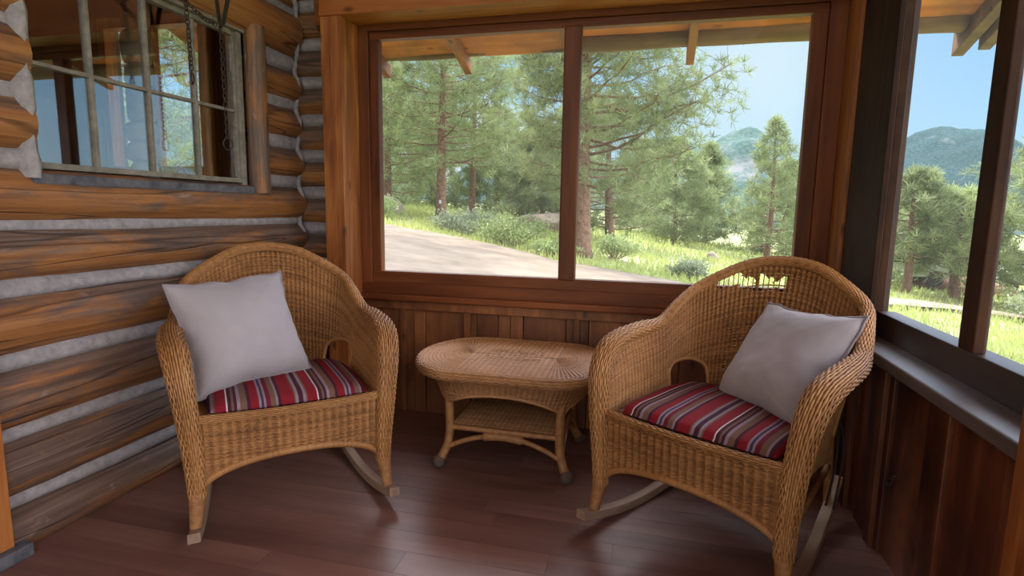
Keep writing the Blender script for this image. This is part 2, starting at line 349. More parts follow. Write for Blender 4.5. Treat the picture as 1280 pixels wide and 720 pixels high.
def boxes(name, mat, lst, parent=None, bevel=.003, tint=None):
    mb = MB()
    for b in lst: mb.box(*b, tint=tint)
    return mb.build(name, mat, parent, smooth=False, bevel=bevel)
def struct(o, label, cat=None):
    return tag(o, label, cat or 'structure', kind='structure')
def spline(ctrl, n):
    """Catmull-Rom through control points, n samples, uniform parameter"""
    C = np.asarray(ctrl, float); k = len(C)
    C = np.vstack([2*C[0]-C[1], C, 2*C[-1]-C[-2]])
    t = np.clip(np.asarray(n, float) if np.ndim(n) else np.linspace(0, k-1, n), 0, k-1-1e-9)
    i = np.floor(t).astype(int); f = (t-i)[..., None]
    p0, p1, p2, p3 = C[i], C[i+1], C[i+2], C[i+3]
    return .5*((2*p1)+(-p0+p2)*f+(2*p0-5*p1+4*p2-p3)*f**2+(-p0+3*p1-3*p2+p3)*f**3)

# ------------------------------------------------------------------ the porch: floor
mb = MB(); y = -1.6
while y < 2.93:
    w = random.choice((.095, .105, .115)); x = -2.1
    segs = [-2.12, random.uniform(-1.2, .2), .82]
    for a, b in zip(segs[:-1], segs[1:]): mb.box(a+.0005, b-.0005, y+.0007, min(y+w-.0007, 2.95), -.03, 0)
    y += w
floor = mb.build('floor', 'floor', smooth=False)
struct(floor, 'dark red brown painted porch floor of narrow boards')
fb = boxes('floor_deck', 'dark_y', [(-2.12, .95, -1.6, 3.05, -.2, -.031)]); fb.name = 'trim_9'; struct(fb, 'dark subfloor under the porch boards')

# ------------------------------------------------------------------ left wall of logs
wall_left = empty('wall_left', (-2.05, 2.0, 0), room=True); struct(wall_left, 'log wall with grey mortar chinking on the left')
def plog(mb, y0, y1, zc, r0, r1=None, xc=-2.075, rx=None, seed=0, axis='y', weather=.35, ends=True):
    r1 = r1 or r0; n = max(6, int(abs(y1-y0)/.035)); sides = 28
    t = np.linspace(0, 1, n); th = np.linspace(0, 2*PI, sides, endpoint=False)
    G = np.zeros((n, sides, 3)); Wt = np.zeros((n, sides)); zz = zc if np.ndim(zc) else (zc, zc)
    for i in range(n):
        yy = y0+(y1-y0)*t[i]; r = r0+(r1-r0)*t[i]; zc_ = zz[0]+(zz[1]-zz[0])*t[i]
        for j in range(sides):
            c, s = math.cos(th[j]), math.sin(th[j])
            k = 1+.10*mnoise.noise((yy*1.1+seed*7, c*.9, s*.9+seed))+.035*mnoise.noise((yy*6+seed*3, c*2.5, s*2.5))
            a = (rx or r)*k*c; b = r*k*s
            G[i, j] = (xc+a, yy, zc_+b) if axis == 'y' else (yy, xc+a, zc_+b)
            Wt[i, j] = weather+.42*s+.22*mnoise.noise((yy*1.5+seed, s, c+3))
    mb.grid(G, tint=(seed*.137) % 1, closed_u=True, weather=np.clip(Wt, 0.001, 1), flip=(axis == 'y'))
    if ends:
        for e, fl in ((0, 1), (n-1, 0)):
            V = np.vstack([G[e], G[e].mean(0)]); jj = np.arange(sides); k2 = (jj+1) % sides
            F = np.stack([np.full(sides, sides), jj, k2], -1)
            if fl: F = F[:, ::-1]
            mb.add(V, F, (seed*.137) % 1, .5)
rows = [(.055, .085, .78), (.275, .107, .74), (.505, .112, .62), (.752, .108, .42), (.98, .092, .52), (1.172, .098, .30)]
sd = 1
for zc, r, w in rows:
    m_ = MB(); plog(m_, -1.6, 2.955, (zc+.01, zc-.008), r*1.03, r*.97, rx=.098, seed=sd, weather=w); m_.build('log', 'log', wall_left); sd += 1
for zc, r in ((1.405, .095), (1.625, .1), (1.83, .1)):
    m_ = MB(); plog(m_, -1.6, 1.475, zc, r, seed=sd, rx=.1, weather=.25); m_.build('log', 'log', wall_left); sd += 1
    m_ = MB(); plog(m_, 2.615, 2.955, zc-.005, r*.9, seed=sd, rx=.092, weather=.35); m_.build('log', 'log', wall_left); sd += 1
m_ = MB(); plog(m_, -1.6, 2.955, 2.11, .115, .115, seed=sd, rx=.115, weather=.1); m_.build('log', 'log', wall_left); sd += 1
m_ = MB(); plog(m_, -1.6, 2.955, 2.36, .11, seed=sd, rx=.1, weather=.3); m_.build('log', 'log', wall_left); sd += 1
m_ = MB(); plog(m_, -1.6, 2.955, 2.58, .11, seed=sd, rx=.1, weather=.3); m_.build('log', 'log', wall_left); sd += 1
# mortar strips between the logs (a sloping face, fatter at the bottom, tooled by hand)
def chink(mb, y0, y1, zc, h, x=-2.035, axis='y', seed=0):
    n = max(4, int((y1-y0)/.03)); prof = [(-.05, h*.5+.03), (.0, h*.46), (.018, h*.1), (.02, -h*.25), (.006, -h*.52), (-.05, -h*.5-.03)]
    G = np.zeros((n, len(prof), 3))
    for i in range(n):
        yy = y0+(y1-y0)*i/(n-1); d = .006*mnoise.noise((yy*3, seed, 0)); dz = .007*mnoise.noise((yy*1.3, seed, 4)); hh = 1+.3*mnoise.noise((yy*2, seed, 9))
        for j, (px, pz) in enumerate(prof):
            q = .003*mnoise.noise((yy*14, j*2., seed))
            G[i, j] = (x+px+d+q, yy, zc+pz*hh+dz) if axis == 'y' else (yy, x-px-d-q, zc+pz*hh+dz)
    mb.grid(G, flip=(axis != 'y'))
m_ = MB()
for k, (zc, h) in enumerate(((.163, .058), (.39, .05), (.632, .06), (.868, .055), (1.078, .055))): chink(m_, -1.6, 2.95, zc, h, seed=k, x=-2.03 if k else -2.025)
for k, zc in enumerate((1.295, 1.51, 1.73, 1.95)):
    chink(m_, -1.6, 1.47, zc, .075, seed=k+10); chink(m_, 2.62, 2.95, zc, .075, seed=k+20)
for k, zc in enumerate((2.235, 2.47)): chink(m_, -1.6, 2.95, zc, .05, seed=k+30)
m_.build('chinking', 'chink', wall_left)
m_ = MB(); zz = np.linspace(1.23, 2.06, 60); pr_ = [(-2.09, 1.44), (-1.995, 1.44), (-1.975, 1.462), (-1.99, 1.482), (-2.02, 1.489), (-2.09, 1.489)]
m_.grid(np.array([[(a+(.014*mnoise.noise((z*7, 3, 1))+.006*mnoise.noise((z*23, 5, k)) if 0 < k < 5 else 0), b+(.012*mnoise.noise((z*6, 8, 2)) if 1 < k < 4 else 0), z) for k, (a, b) in enumerate(pr_)] for z in zz]), flip=False)
m_.build('mortar_edge', 'chink', wall_left)
boxes('backing', 'inner', [(-2.16, -2.06, -1.6, 1.46, 0, 2.7), (-2.16, -2.06, 2.63, 2.95, 0, 2.7), (-2.16, -2.06, 1.46, 2.63, 0, 1.2), (-2.16, -2.06, 1.46, 2.63, 2.04, 2.7)], wall_left, bevel=0)
# saddle notched log ends of the crossing wall, seen in the corner behind the post
m0 = empty('trim_1', (-1.9, 3.05, 0), room=True); struct(m0, 'stacked notched log ends and mortar in the dark corner')
for k, zc in enumerate(np.arange(.06, 2.75, .208)):
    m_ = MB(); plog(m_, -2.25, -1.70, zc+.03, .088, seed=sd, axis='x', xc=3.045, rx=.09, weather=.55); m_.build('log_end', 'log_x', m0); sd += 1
m_ = MB()
for k, zc in enumerate(np.arange(.06, 2.6, .208)): chink(m_, -2.12, -1.7, zc+.134, .06, x=2.985, axis='x', seed=k+50)
# wavy mortar bead where the two log walls meet
zz = np.linspace(0, 2.6, 160); m_.tube([(-1.985-.035*abs(math.sin(z*PI/.208+.4)), 2.945-.02*math.cos(z*2*PI/.208), z) for z in zz], .014, 6)
m_.build('chinking', 'chink', m0)

# old multi-pane cabin window in the log wall -> window_1
w1 = empty('window_1', (-2.05, 2.0, 1.26), room=True); struct(w1, 'old eight light cabin window with weathered white sash in the log wall')
Y0, Y1, Z0, Z1 = 1.50, 2.50, 1.265, 1.975
boxes('frame', 'sash', [(-2.10, -2.015, Y0-.03, Y0, Z0-.02, Z1+.05), (-2.10, -2.035, Y1, Y1+.035, Z0-.02, Z1+.05), (-2.10, -2.015, Y0-.03, Y1+.035, Z1+.022, Z1+.055)], w1)
boxes('sash_rail', 'sash', [(-2.075, -2.04, Y0, Y1, Z0, Z0+.022), (-2.075, -2.04, Y0, Y1, Z1, Z1+.022), (-2.075, -2.04, Y0, Y0+.014, Z0, Z1), (-2.075, -2.045, Y1-.016, Y1, Z0, Z1)], w1, bevel=.002)
cols = [1.51, 1.735, 1.985, 2.235, 2.485]; zm = 1.615
for yy in cols[1:-1]: boxes('muntin', 'sash', [(-2.072, -2.042, yy-.008, yy+.008, Z0+.015, Z1)], w1, bevel=.003)
boxes('muntin', 'sash', [(-2.07, -2.043, Y0+.012, Y1-.02, zm-.0075, zm+.0075)], w1, bevel=.003)
for a, b in zip(cols[:-1], cols[1:]):
    for c, d in ((Z0+.02, zm-.008), (zm+.008, Z1+.005)):
        boxes('pane', 'glass_left', [(-2.058, -2.055, a+.004, b-.004, c, d)], w1, bevel=0)
boxes('sill', 'bluesill', [(-2.1, -1.985, Y0-.045, Y1+.04, Z0-.055, Z0-.018)], w1, bevel=.006)
m_ = MB()
n = 26; th = np.linspace(0, 2*PI, 18, endpoint=False); G = np.zeros((n, 18, 3)); Wt = np.zeros((n, 18))
for i in range(n):
    z = 1.215+.83*i/(n-1)
    for j, t in enumerate(th):
        k = 1+.1*mnoise.noise((z*3, math.cos(t), math.sin(t)))+.05*mnoise.noise((z*11, math.cos(t)*3, math.sin(t)*3))
        G[i, j] = (-2.0+.05*k*math.cos(t), 2.588+.052*k*math.sin(t), z); Wt[i, j] = .62+.3*mnoise.noise((z*4, t, 2))
m_.grid(G, closed_u=True, tint=.7, weather=np.clip(Wt, .001, 1)); V = np.vstack([G[-1], G[-1].mean(0)]); jj = np.arange(18)
m_.add(V, np.stack([np.full(18, 18), jj, (jj+1) % 18], -1), .7, .4)
o = m_.build('trim_2', 'log_z'); struct(o, 'peeled log casing right of the old cabin window')

# cabin room behind the old window
cab = empty('wall_cabin_interior', (-4, 0.7, 0), room=True); struct(cab, 'dim cabin room seen through the old window')
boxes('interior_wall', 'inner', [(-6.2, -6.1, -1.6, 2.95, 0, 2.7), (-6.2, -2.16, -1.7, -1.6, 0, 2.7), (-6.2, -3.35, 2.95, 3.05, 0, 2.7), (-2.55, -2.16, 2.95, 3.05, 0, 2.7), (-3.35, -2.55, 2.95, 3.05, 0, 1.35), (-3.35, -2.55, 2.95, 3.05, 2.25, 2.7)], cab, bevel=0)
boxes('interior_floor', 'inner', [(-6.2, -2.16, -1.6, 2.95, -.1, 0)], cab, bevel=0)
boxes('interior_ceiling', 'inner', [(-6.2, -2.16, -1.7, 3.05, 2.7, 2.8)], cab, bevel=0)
boxes('interior_window_frame', 'pine_z', [(-3.35, -3.3, 2.9, 2.98, 1.35, 2.25), (-2.6, -2.55, 2.9, 2.98, 1.35, 2.25), (-3.35, -2.55, 2.9, 2.98, 2.2, 2.26), (-3.35, -2.55, 2.9, 2.98, 1.33, 1.38), (-3.0, -2.965, 2.92, 2.97, 1.35, 2.25)], cab)
m_ = MB()
z = 0.
while z < 2.6:
    hh = random.uniform(.1, .2); r = random.uniform(.055, .08); k = random.random()*50; th = np.linspace(0, 2*PI, 16, endpoint=False); ph = np.linspace(.02, PI-.02, 10)
    sg = lambda a: math.copysign(abs(a)**.55, a)
    G = np.array([[(-2.74+r*math.sin(p)**.4*sg(math.cos(t))*(1+.25*mnoise.noise((k, t*.7, p))), 2.6+r*math.sin(p)**.4*sg(math.sin(t))*(1+.25*mnoise.noise((k+5, t*.7, p))), z+hh*.52*(1+sg(-math.cos(p+PI))*-1*-1)) for t in th] for p in ph])
    m_.grid(G, closed_u=True, flip=True); z += hh
o = m_.build('stone_column', 'stone'); tag(o, 'pale rubble stone column standing inside the cabin behind the old window', 'column')
m_ = MB(); m_.tube([(-2.52+.012*math.sin(z*3), 2.84, z) for z in np.linspace(0, 2.68, 20)], .036, 12); o = m_.build('pole', 'yellowpost'); tag(o, 'golden peeled pole standing inside the cabin behind the old window', 'pole')

# ------------------------------------------------------------------ back wall and window_2
o = empty('wall_back', (-.4, 2.9, 0), room=True); struct(o, 'back porch wall with upright red brown boards under the window'); wb = o
m_ = MB(); x = -1.82
while x < .83:
    w = random.choice((.07, .12, .15, .19, .23)); d = random.choice((0, .004, .008)); m_.box(x+.0015, min(x+w-.0015, .86), 2.893+d, 2.925, -.03, .652); x += w
m_.build('board', 'dado', wb, smooth=False, bevel=.003)
boxes('batten', 'dado', [(xx, xx+.035, 2.882, 2.9, 0, .64) for xx in (-1.62, -1.36, -.98, -.38, -.03, .3)], wb)
boxes('apron_rail', 'dado', [(-1.82, .80, 2.878, 2.9, .59, .645)], wb)
boxes('sheathing', 'dark_y', [(-1.86, .95, 2.93, 3.0, -.03, .7), (-1.86, .95, 2.93, 3.0, 2.12, 2.75)], wb, bevel=0)
boxes('filler', 'dark_z', [(.792, .95, 2.895, 2.97, .6, 2.2), (-1.76, -1.602, 2.895, 2.97, .6, 2.2)], wb, bevel=0)
boxes('frieze', 'pine_x', [(-1.83, .86, 2.86, 2.93, 2.12, 2.60)], wb)
w2 = empty('window_2', (-.4, 2.93, .7), room=True); struct(w2, 'wide two pane back window in a brown frame looking at pines')
GX0, GX1, MX0, MX1, GZ0, GZ1 = -1.485, .652, -.472, -.385, .797, 2.045
boxes('stile', 'frame_z', [(-1.60, -1.535, 2.895, 2.95, .69, 2.13), (-1.535, GX0, 2.915, 2.965, .72, 2.12), (GX1, .715, 2.915, 2.965, .72, 2.12), (.715, .79, 2.895, 2.95, .69, 2.13)], w2)
boxes('head_rail', 'frame_x', [(-1.6, .79, 2.893, 2.95, 2.085, 2.135), (-1.535, .715, 2.912, 2.965, GZ1, 2.085)], w2)
boxes('bottom_rail', 'frame_x', [(-1.535, .715, 2.91, 2.965, .715, GZ0), (-1.6, .79, 2.893, 2.95, .672, .74)], w2)
boxes('mullion', 'frame_z', [(MX0, MX1, 2.905, 2.965, GZ0-.01, GZ1+.01)], w2, bevel=.008)
boxes('pane', 'glass_back', [(GX0-.004, MX0+.004, 2.938, 2.942, GZ0-.004, GZ1+.004)], w2, bevel=0)
boxes('pane', 'glass_back', [(MX1-.004, GX1+.004, 2.938, 2.942, GZ0-.004, GZ1+.004)], w2, bevel=0)
boxes('sill', 'frame_x', [(-1.66, .80, 2.845, 2.94, .642, .676)], w2, bevel=.006)
o = boxes('trim_3', 'pine_z', [(-1.708, -1.592, 2.72, 2.892, 0, 2.115)]); struct(o, 'orange sawn post left of the back window')
o = boxes('trim_4', 'pine_x', [(-1.712, .80, 2.716, 2.892, 2.116, 2.33)]); struct(o, 'orange sawn beam over the back window')
o = boxes('trim_5', 'pine_z', [(.788, .835, 2.722, 2.892, 0, 2.115)]); struct(o, 'narrow orange post right of the back window')

# ------------------------------------------------------------------ right wall, window_3
wr = empty('wall_right', (.82, 1.5, 0), room=True); struct(wr, 'right porch wall of dark red boards below a long sill')
m_ = MB(); bt = MB(); y = 2.72; k = 0
edges = [2.72, 2.53, 2.3, 2.06, 1.82, 1.70, 1.45, 1.22, .98, .75, .5, .28, .05, -.2, -.45, -.7, -.95, -1.2, -1.45, -1.6]
for a, b in zip(edges[:-1], edges[1:]):
    d = (.0, .012)[k % 2]; m_.box(.80+d, .84, b+.002, a-.002, -.03, .652); k += 1
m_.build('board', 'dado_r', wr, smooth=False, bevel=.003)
boxes('batten', 'dado_r', [(.782, .80, yy, yy+.05, .0, .648) for yy in (2.36, 2.09)], wr)
boxes('sheathing', 'dark_z', [(.84, .9, -1.6, 2.9, -.03, .68)], wr, bevel=0)
boxes('corner_panel', 'dark_z', [(.80, .822, 2.35, 2.72, .69, 2.4), (.8225, .92, 2.5, 2.715, .69, 2.4)], wr)
boxes('frieze', 'dark_z', [(.82, .9, -1.6, 2.72, 2.1, 2.72)], wr)
w3 = empty('window_3', (.87, 1.5, .7), room=True); struct(w3, 'long screened side window in dark frames on the right')
mull = [(1.757, 1.835), (.66, .74), (-.44, -.36)]
boxes('bottom_rail', 'dark_y', [(.862, .93, -1.6, 2.46, .69, .782)], w3)
boxes('head_rail', 'dark_y', [(.862, .94, -1.6, 2.43, 2.03, 2.12)], w3)
boxes('stile', 'dark_z', [(.855, .886, 2.45, 2.52, .69, 2.12)], w3)
for a, b in mull: boxes('mullion', 'dark_z', [(.858, .892, a, b, .782, 2.03)], w3, bevel=.004)
ed = [2.45, 1.835, 1.757, .74, .66, -.36, -.44, -1.6]
for a, b in zip(ed[0::2], ed[1::2]): boxes('pane', 'glass_right', [(.882, .885, b-.003, a+.003, .775, 2.035)], w3, bevel=0)
boxes('sill', 'sill_y', [(.748, .865, -1.6, 2.45, .652, .692)], w3, bevel=.005)
o = boxes('trim_6', 'pine_z', [(.725, .747, 1.10, 1.285, 0, 2.3)]); struct(o, 'orange upright board at the right edge')
o = boxes('trim_7', 'pine_z', [(-1.985, -1.955, 1.06, 1.262, .045, 2.2)]); struct(o, 'orange door casing board on the left log wall')
o = boxes('trim_8', 'bluesill', [(-1.99, -1.93, .3, 1.30, .0, .042)]); struct(o, 'grey threshold strip below the door casing')

# roof: sheathing over sloping rafters, open to the front
zr = lambda y: 2.155+(3.75-y)*.335
rf = empty('ceiling', (-.5, 1, zr(1)), room=True); struct(rf, 'porch roof of orange boards on rafters')
m_ = MB(); y = 3.75
while y > -1.9:
    w = random.choice((.14, .17, .2)); y2 = y-w
    m_.hexa([(-3.2, y2, zr(y2)), (1.78, y2, zr(y2)), (1.78, y-.003, zr(y)), (-3.2, y-.003, zr(y))], [(-3.2, y2, zr(y2)+.025), (1.78, y2, zr(y2)+.025), (1.78, y-.003, zr(y)+.025), (-3.2, y-.003, zr(y)+.025)]); y = y2
m_.build('sheathing', 'roofwood', rf, smooth=False)
for xx in (-2.95, -1.86, -1.265, -.56, .17):
    m_ = MB(); a, b = -1.9, 3.80; h = .085
    m_.hexa([(xx-.024, a, zr(a)-h), (xx+.024, a, zr(a)-h), (xx+.024, b, zr(b)-h), (xx-.024, b, zr(b)-h)], [(xx-.024, a, zr(a)-.001), (xx+.024, a, zr(a)-.001), (xx+.024, b, zr(b)-.001), (xx-.024, b, zr(b)-.001)])
    m_.build('rafter', 'pine_y', rf, smooth=False, bevel=.004)
for xx, h in ((1.60, .10), (1.68, .13)):
    m_ = MB(); a, b = -1.9, 3.80 if h < .12 else 3.70
    m_.hexa([(xx-.03, a, zr(a)-h), (xx+.03, a, zr(a)-h), (xx+.03, b, zr(b)-h), (xx-.03, b, zr(b)-h)], [(xx-.03, a, zr(a)+.03), (xx+.03, a, zr(a)+.03), (xx+.03, b, zr(b)+.03), (xx-.03, b, zr(b)+.03)])
    m_.build('barge_board', 'eavelog', rf, smooth=False, bevel=.004)
m_ = MB(); P = [(x, 3.74+.012*mnoise.noise((x*2, 0, 0)), zr(3.74)+.034+.014*mnoise.noise((x*1.7, 3, 0))) for x in np.linspace(-3.2, 1.72, 90)]
m_.tube(P, [.040+.014*mnoise.noise((p[0]*1.4, 7, 0)) for p in P], 12); m_.build('eave_edge', 'eavelog', rf)
m_ = MB(); P = [(x, 3.67+.01*mnoise.noise((x*2, 4, 0)), zr(3.67)+.012+.012*mnoise.noise((x*1.9, 9, 0))) for x in np.linspace(-.50, 1.56, 60)]
m_.tube(P, [.066+.010*mnoise.noise((p[0]*1.8, 2, 0)) for p in P], 16, tint=.35); m_.build('eave_log', 'eavelog', rf)
m_ = MB(); a, b = -2.0, 3.78
m_.hexa([(-3.25, a, zr(a)+.027), (1.88, a, zr(a)+.027), (1.88, b, zr(b)+.027), (-3.25, b, zr(b)+.027)], [(-3.25, a, zr(a)+.06), (1.88, a, zr(a)+.06), (1.88, b, zr(b)+.06), (-3.25, b, zr(b)+.06)]); m_.build('shingles', 'shingle', rf, smooth=False)

# latch hook on the right wall
hk = empty('latch_hook', (.80, 1.985, .30), room=True); tag(hk, 'small iron hook and eye screwed to the dark red right wall', 'hook')
m_ = MB(); m_.tube([(.786+.004*math.sin(t), 1.985+.012*math.cos(t), .288+.012*math.sin(t)) for t in np.linspace(0, 2*PI, 20, endpoint=False)], .0028, 6, closed=True)
m_.tube([(.812, 1.985, .30), (.786, 1.985, .30)], .003, 6); m_.build('eye', 'iron', hk)
m_ = MB(); m_.tube([(.798, 1.955, .325), (.785, 1.95, .327), (.783, 1.962, .316), (.784, 1.975, .296), (.785, 1.978, .27), (.787, 1.972, .25)], .0025, 6); m_.build('hook', 'iron', hk)

# ------------------------------------------------------------------ hanging chains and strap at the old window
def chain(mb, pts, ll=.026, r=.0022, wdt=.0085):
    P = np.asarray(pts, float); seg = np.linalg.norm(np.diff(P, axis=0), axis=1); s = np.concatenate([[0], np.cumsum(seg)]); step = ll*.74; k = 0; d = 0
    while d < s[-1]:
        c = np.array([np.interp(d, s, P[:, i]) for i in range(3)]); c2 = np.array([np.interp(min(d+.01, s[-1]), s, P[:, i]) for i in range(3)]); c1 = np.array([np.interp(max(d-.01, 0), s, P[:, i]) for i in range(3)])
        T = c2-c1; T /= np.linalg.norm(T)+1e-9; A = np.cross(T, (1, .2, 0)); A /= np.linalg.norm(A)+1e-9; B = np.cross(T, A)
        D = A if k % 2 else B
        th = np.linspace(0, 2*PI, 12, endpoint=False)
        mb.tube([c+T*(ll/2)*math.cos(t)+D*wdt*math.sin(t) for t in th], r, 5, closed=True); d += step; k += 1
hc = empty('hanging_chain', (-1.89, 2.29, 2.0), room=True); tag(hc, 'rusty chain ending in an iron ring, hanging before the old cabin window', 'chain')
m_ = MB(); chain(m_, [(-1.885, 2.222, 1.905), (-1.885, 2.225, 1.7), (-1.885, 2.23, 1.46)]); m_.build('chain_links', 'iron', hc)
m_ = MB(); m_.tube([(-1.885+.006*math.sin(t), 2.231+.022*math.sin(t), 1.425+.026*math.cos(t)) for t in np.linspace(0, 2*PI, 28, endpoint=False)], .0028, 7, closed=True); m_.build('ring', 'iron', hc)
hc2 = empty('hanging_chain', (-1.90, 2.05, 2.0), room=True); tag(hc2, 'second rusty chain ending in a snap hook, left of the ringed chain', 'chain')
m_ = MB(); chain(m_, [(-1.9, 2.11, 2.13), (-1.9, 2.08, 2.04), (-1.9, 2.05, 1.99), (-1.9, 2.055, 1.85), (-1.9, 2.06, 1.70)], .024); m_.build('chain_links', 'iron', hc2)
m_ = MB(); m_.tube([(-1.9, 2.06, 1.70), (-1.9, 2.054, 1.672), (-1.9, 2.062, 1.65), (-1.9, 2.072, 1.668), (-1.9, 2.066, 1.695)], .0032, 6); m_.build('snap_hook', 'iron', hc2)
sw = MB(); chain(sw, [(-1.9, 1.86, 2.13), (-1.9, 1.93, 2.02), (-1.9, 2.05, 1.975), (-1.89, 2.14, 1.93), (-1.885, 2.20, 1.925)], .024)
o = sw.build('hanging_chain', 'iron'); tag(o, 'rusty chain swagged sideways along the top of the old cabin window', 'chain')
def strap(name, P, w, label):
    m_ = MB(); m_.tube(P, w, 10, up=(0, 1, 0), flat=.22); o = m_.build(name, 'leather'); tag(o, label, 'strap'); return o
strap('leather_strap', [(-1.878, 2.19, 2.14), (-1.878, 2.195, 2.05), (-1.88, 2.21, 1.945), (-1.884, 2.219, 1.922), (-1.879, 2.232, 1.945), (-1.874, 2.262, 2.05), (-1.874, 2.275, 2.14)], .013, 'dark leather strap looped through the chain with the ring')
strap('leather_strap', [(-1.89, 1.80, 2.14), (-1.89, 1.81, 2.06), (-1.89, 1.86, 2.015), (-1.89, 1.90, 2.06), (-1.89, 1.90, 2.14)], .018, 'short dark leather loop at the top edge above the window middle')

# ------------------------------------------------------------------ wicker
def weave(mb, surf, ns, nr, amp=.0022, rn=.0018, rb=.0031, mask=None, stakes=True, closed=False, jit=.15, tint0=.5, seed=0, stake_r=.0022, keep=None, rib=0.):
    """strands run along u over ns stakes, nr rows along v; surf(U,V)->(...,3)"""
    g = np.random.default_rng(seed)
    q_ = 4 if rib else 2; nu = q_*ns+(0 if closed else 1)
    u = np.arange(nu)/(q_*ns); v = (np.arange(nr)+.5)/nr
    U, V = np.meshgrid(u, v); V = V+(g.random((nr, 1))-.5)*jit/nr+(g.random(V.shape)-.5)*jit*.6/nr
    V = np.clip(V, 0, 1)
    P = surf(U, V); e = 1e-3
    Tu = surf(np.clip(U+e, 0, 1) if not closed else U+e, V)-surf(np.clip(U-e, 0, 1) if not closed else U-e, V); Tv = surf(U, np.clip(V+e, 0, 1))-surf(U, np.clip(V-e, 0, 1))
    Nn = np.cross(Tu, Tv); Nn /= np.linalg.norm(Nn, axis=-1, keepdims=True)+1e-12
    Tv = Tv/(np.linalg.norm(Tv, axis=-1, keepdims=True)+1e-12)
    i = np.arange(nu); off = np.where(i % 2 == 1, np.where(((i-1)//2) % 2 == 0, 1., -1.), 0.)
    off = off[None]*np.where(np.arange(nr) % 2 == 0, 1., -1.)[:, None]
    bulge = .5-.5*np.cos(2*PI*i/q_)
    if rib:        # every column of the weave swells between two stakes
        alt = np.where((np.arange(nr)//2) % 2 == 0, 1., -1.)[:, None]
        off = (bulge[None]*rib+alt*.07*np.abs(rib)*np.sin(2*PI*i/q_+1.)[None])/amp
    C = P+Nn*(amp*off)[..., None]
    R = np.stack([C+Nn*rn, C+Tv*rb, C-Nn*rn, C-Tv*rb], 2)           # nr,nu,4,3
    ok = np.ones((nr, nu), bool) if mask is None else mask(P)
    if keep is not None: ok = ok & keep(P, g)
    idx = np.arange(nr*nu*4).reshape(nr, nu, 4)
    a = idx; b = np.roll(idx, -1, 1); okk = ok & np.roll(ok, -1, 1)
    if not closed: a = a[:, :-1]; b = b[:, :-1]; okk = okk[:, :-1]
    F = np.stack([a, np.roll(a, -1, 2), np.roll(b, -1, 2), b], -1)[okk].reshape(-1, 4)
    t = np.clip(tint0+(g.random((nr, 1, 1))-.5)*.45+(g.random((nr, nu, 1))-.5)*.35-(.30*(1-bulge)[None, :, None] if rib else 0), 0, 1)*np.ones((1, 1, 4))  # tint dips in the rib valleys: crease shade painted into the strand colour
    mb.add(R.reshape(-1, 3), F, t.reshape(-1))
    if stakes:
        vs = np.linspace(0, 1, max(6, nr//3)); us = u[q_//2::q_]
        U2, V2 = np.meshgrid(us, vs, indexing='ij'); P2 = surf(U2, V2); ee = 1e-3
        T1 = surf(np.clip(U2+ee, 0, 1) if not closed else U2+ee, V2)-surf(np.clip(U2-ee, 0, 1) if not closed else U2-ee, V2); T1 /= np.linalg.norm(T1, axis=-1, keepdims=True)+1e-12
        T2 = np.gradient(P2, axis=1); N2 = np.cross(T1, T2); N2 /= np.linalg.norm(N2, axis=-1, keepdims=True)+1e-12
        R2 = np.stack([P2+N2*stake_r, P2+T1*stake_r, P2-N2*stake_r, P2-T1*stake_r], 2)
        ok2 = np.ones(P2.shape[:2], bool) if mask is None else mask(P2)
        id2 = np.arange(R2.shape[0]*R2.shape[1]*4).reshape(R2.shape[0], R2.shape[1], 4); a = id2[:, :-1]; b = id2[:, 1:]; o2 = ok2[:, :-1] & ok2[:, 1:]
        F2 = np.stack([a, b, np.roll(b, -1, 2), np.roll(a, -1, 2)], -1)[o2].reshape(-1, 4)
        mb.add(R2.reshape(-1, 3), F2, tint0-.1)

def sweep_surf(ctrl, ra, rb, upv=None, n=400):
    """tube surface around a path: ra in the 'outward' direction, rb across"""
    C = spline(np.asarray(ctrl, float), n); RA = spline(np.asarray(ra, float)[:, None], n)[:, 0]; RB = spline(np.asarray(rb, float)[:, None], n)[:, 0]
    seg = np.linalg.norm(np.diff(C, axis=0), axis=1); s = np.concatenate([[0], np.cumsum(seg)]); s /= s[-1]
    q = np.linspace(0, 1, n); C = np.stack([np.interp(q, s, C[:, i]) for i in range(3)], -1); RA = np.interp(q, s, RA); RB = np.interp(q, s, RB)
    T = np.gradient(C, axis=0); T /= np.linalg.norm(T, axis=1)[:, None]
    A = np.zeros_like(C); a = np.array((0, 0, 1.)) if upv is None else np.array(upv, float)
    for i in range(n):
        a = a-T[i]*(a@T[i]); a /= np.linalg.norm(a); A[i] = a
    B = np.cross(T, A)
    def f(U, V):
        U = np.clip(U, 0, 1); g = lambda X: np.stack([np.interp(U, q, X[:, i]) for i in range(3)], -1)
        th = (V % 1.0000001)*2*PI if False else V*2*PI
        return g(C)+np.cos(th)[..., None]*g(A)*np.interp(U, q, RA)[..., None]+np.sin(th)[..., None]*g(B)*np.interp(U, q, RB)[..., None]
    return f, C

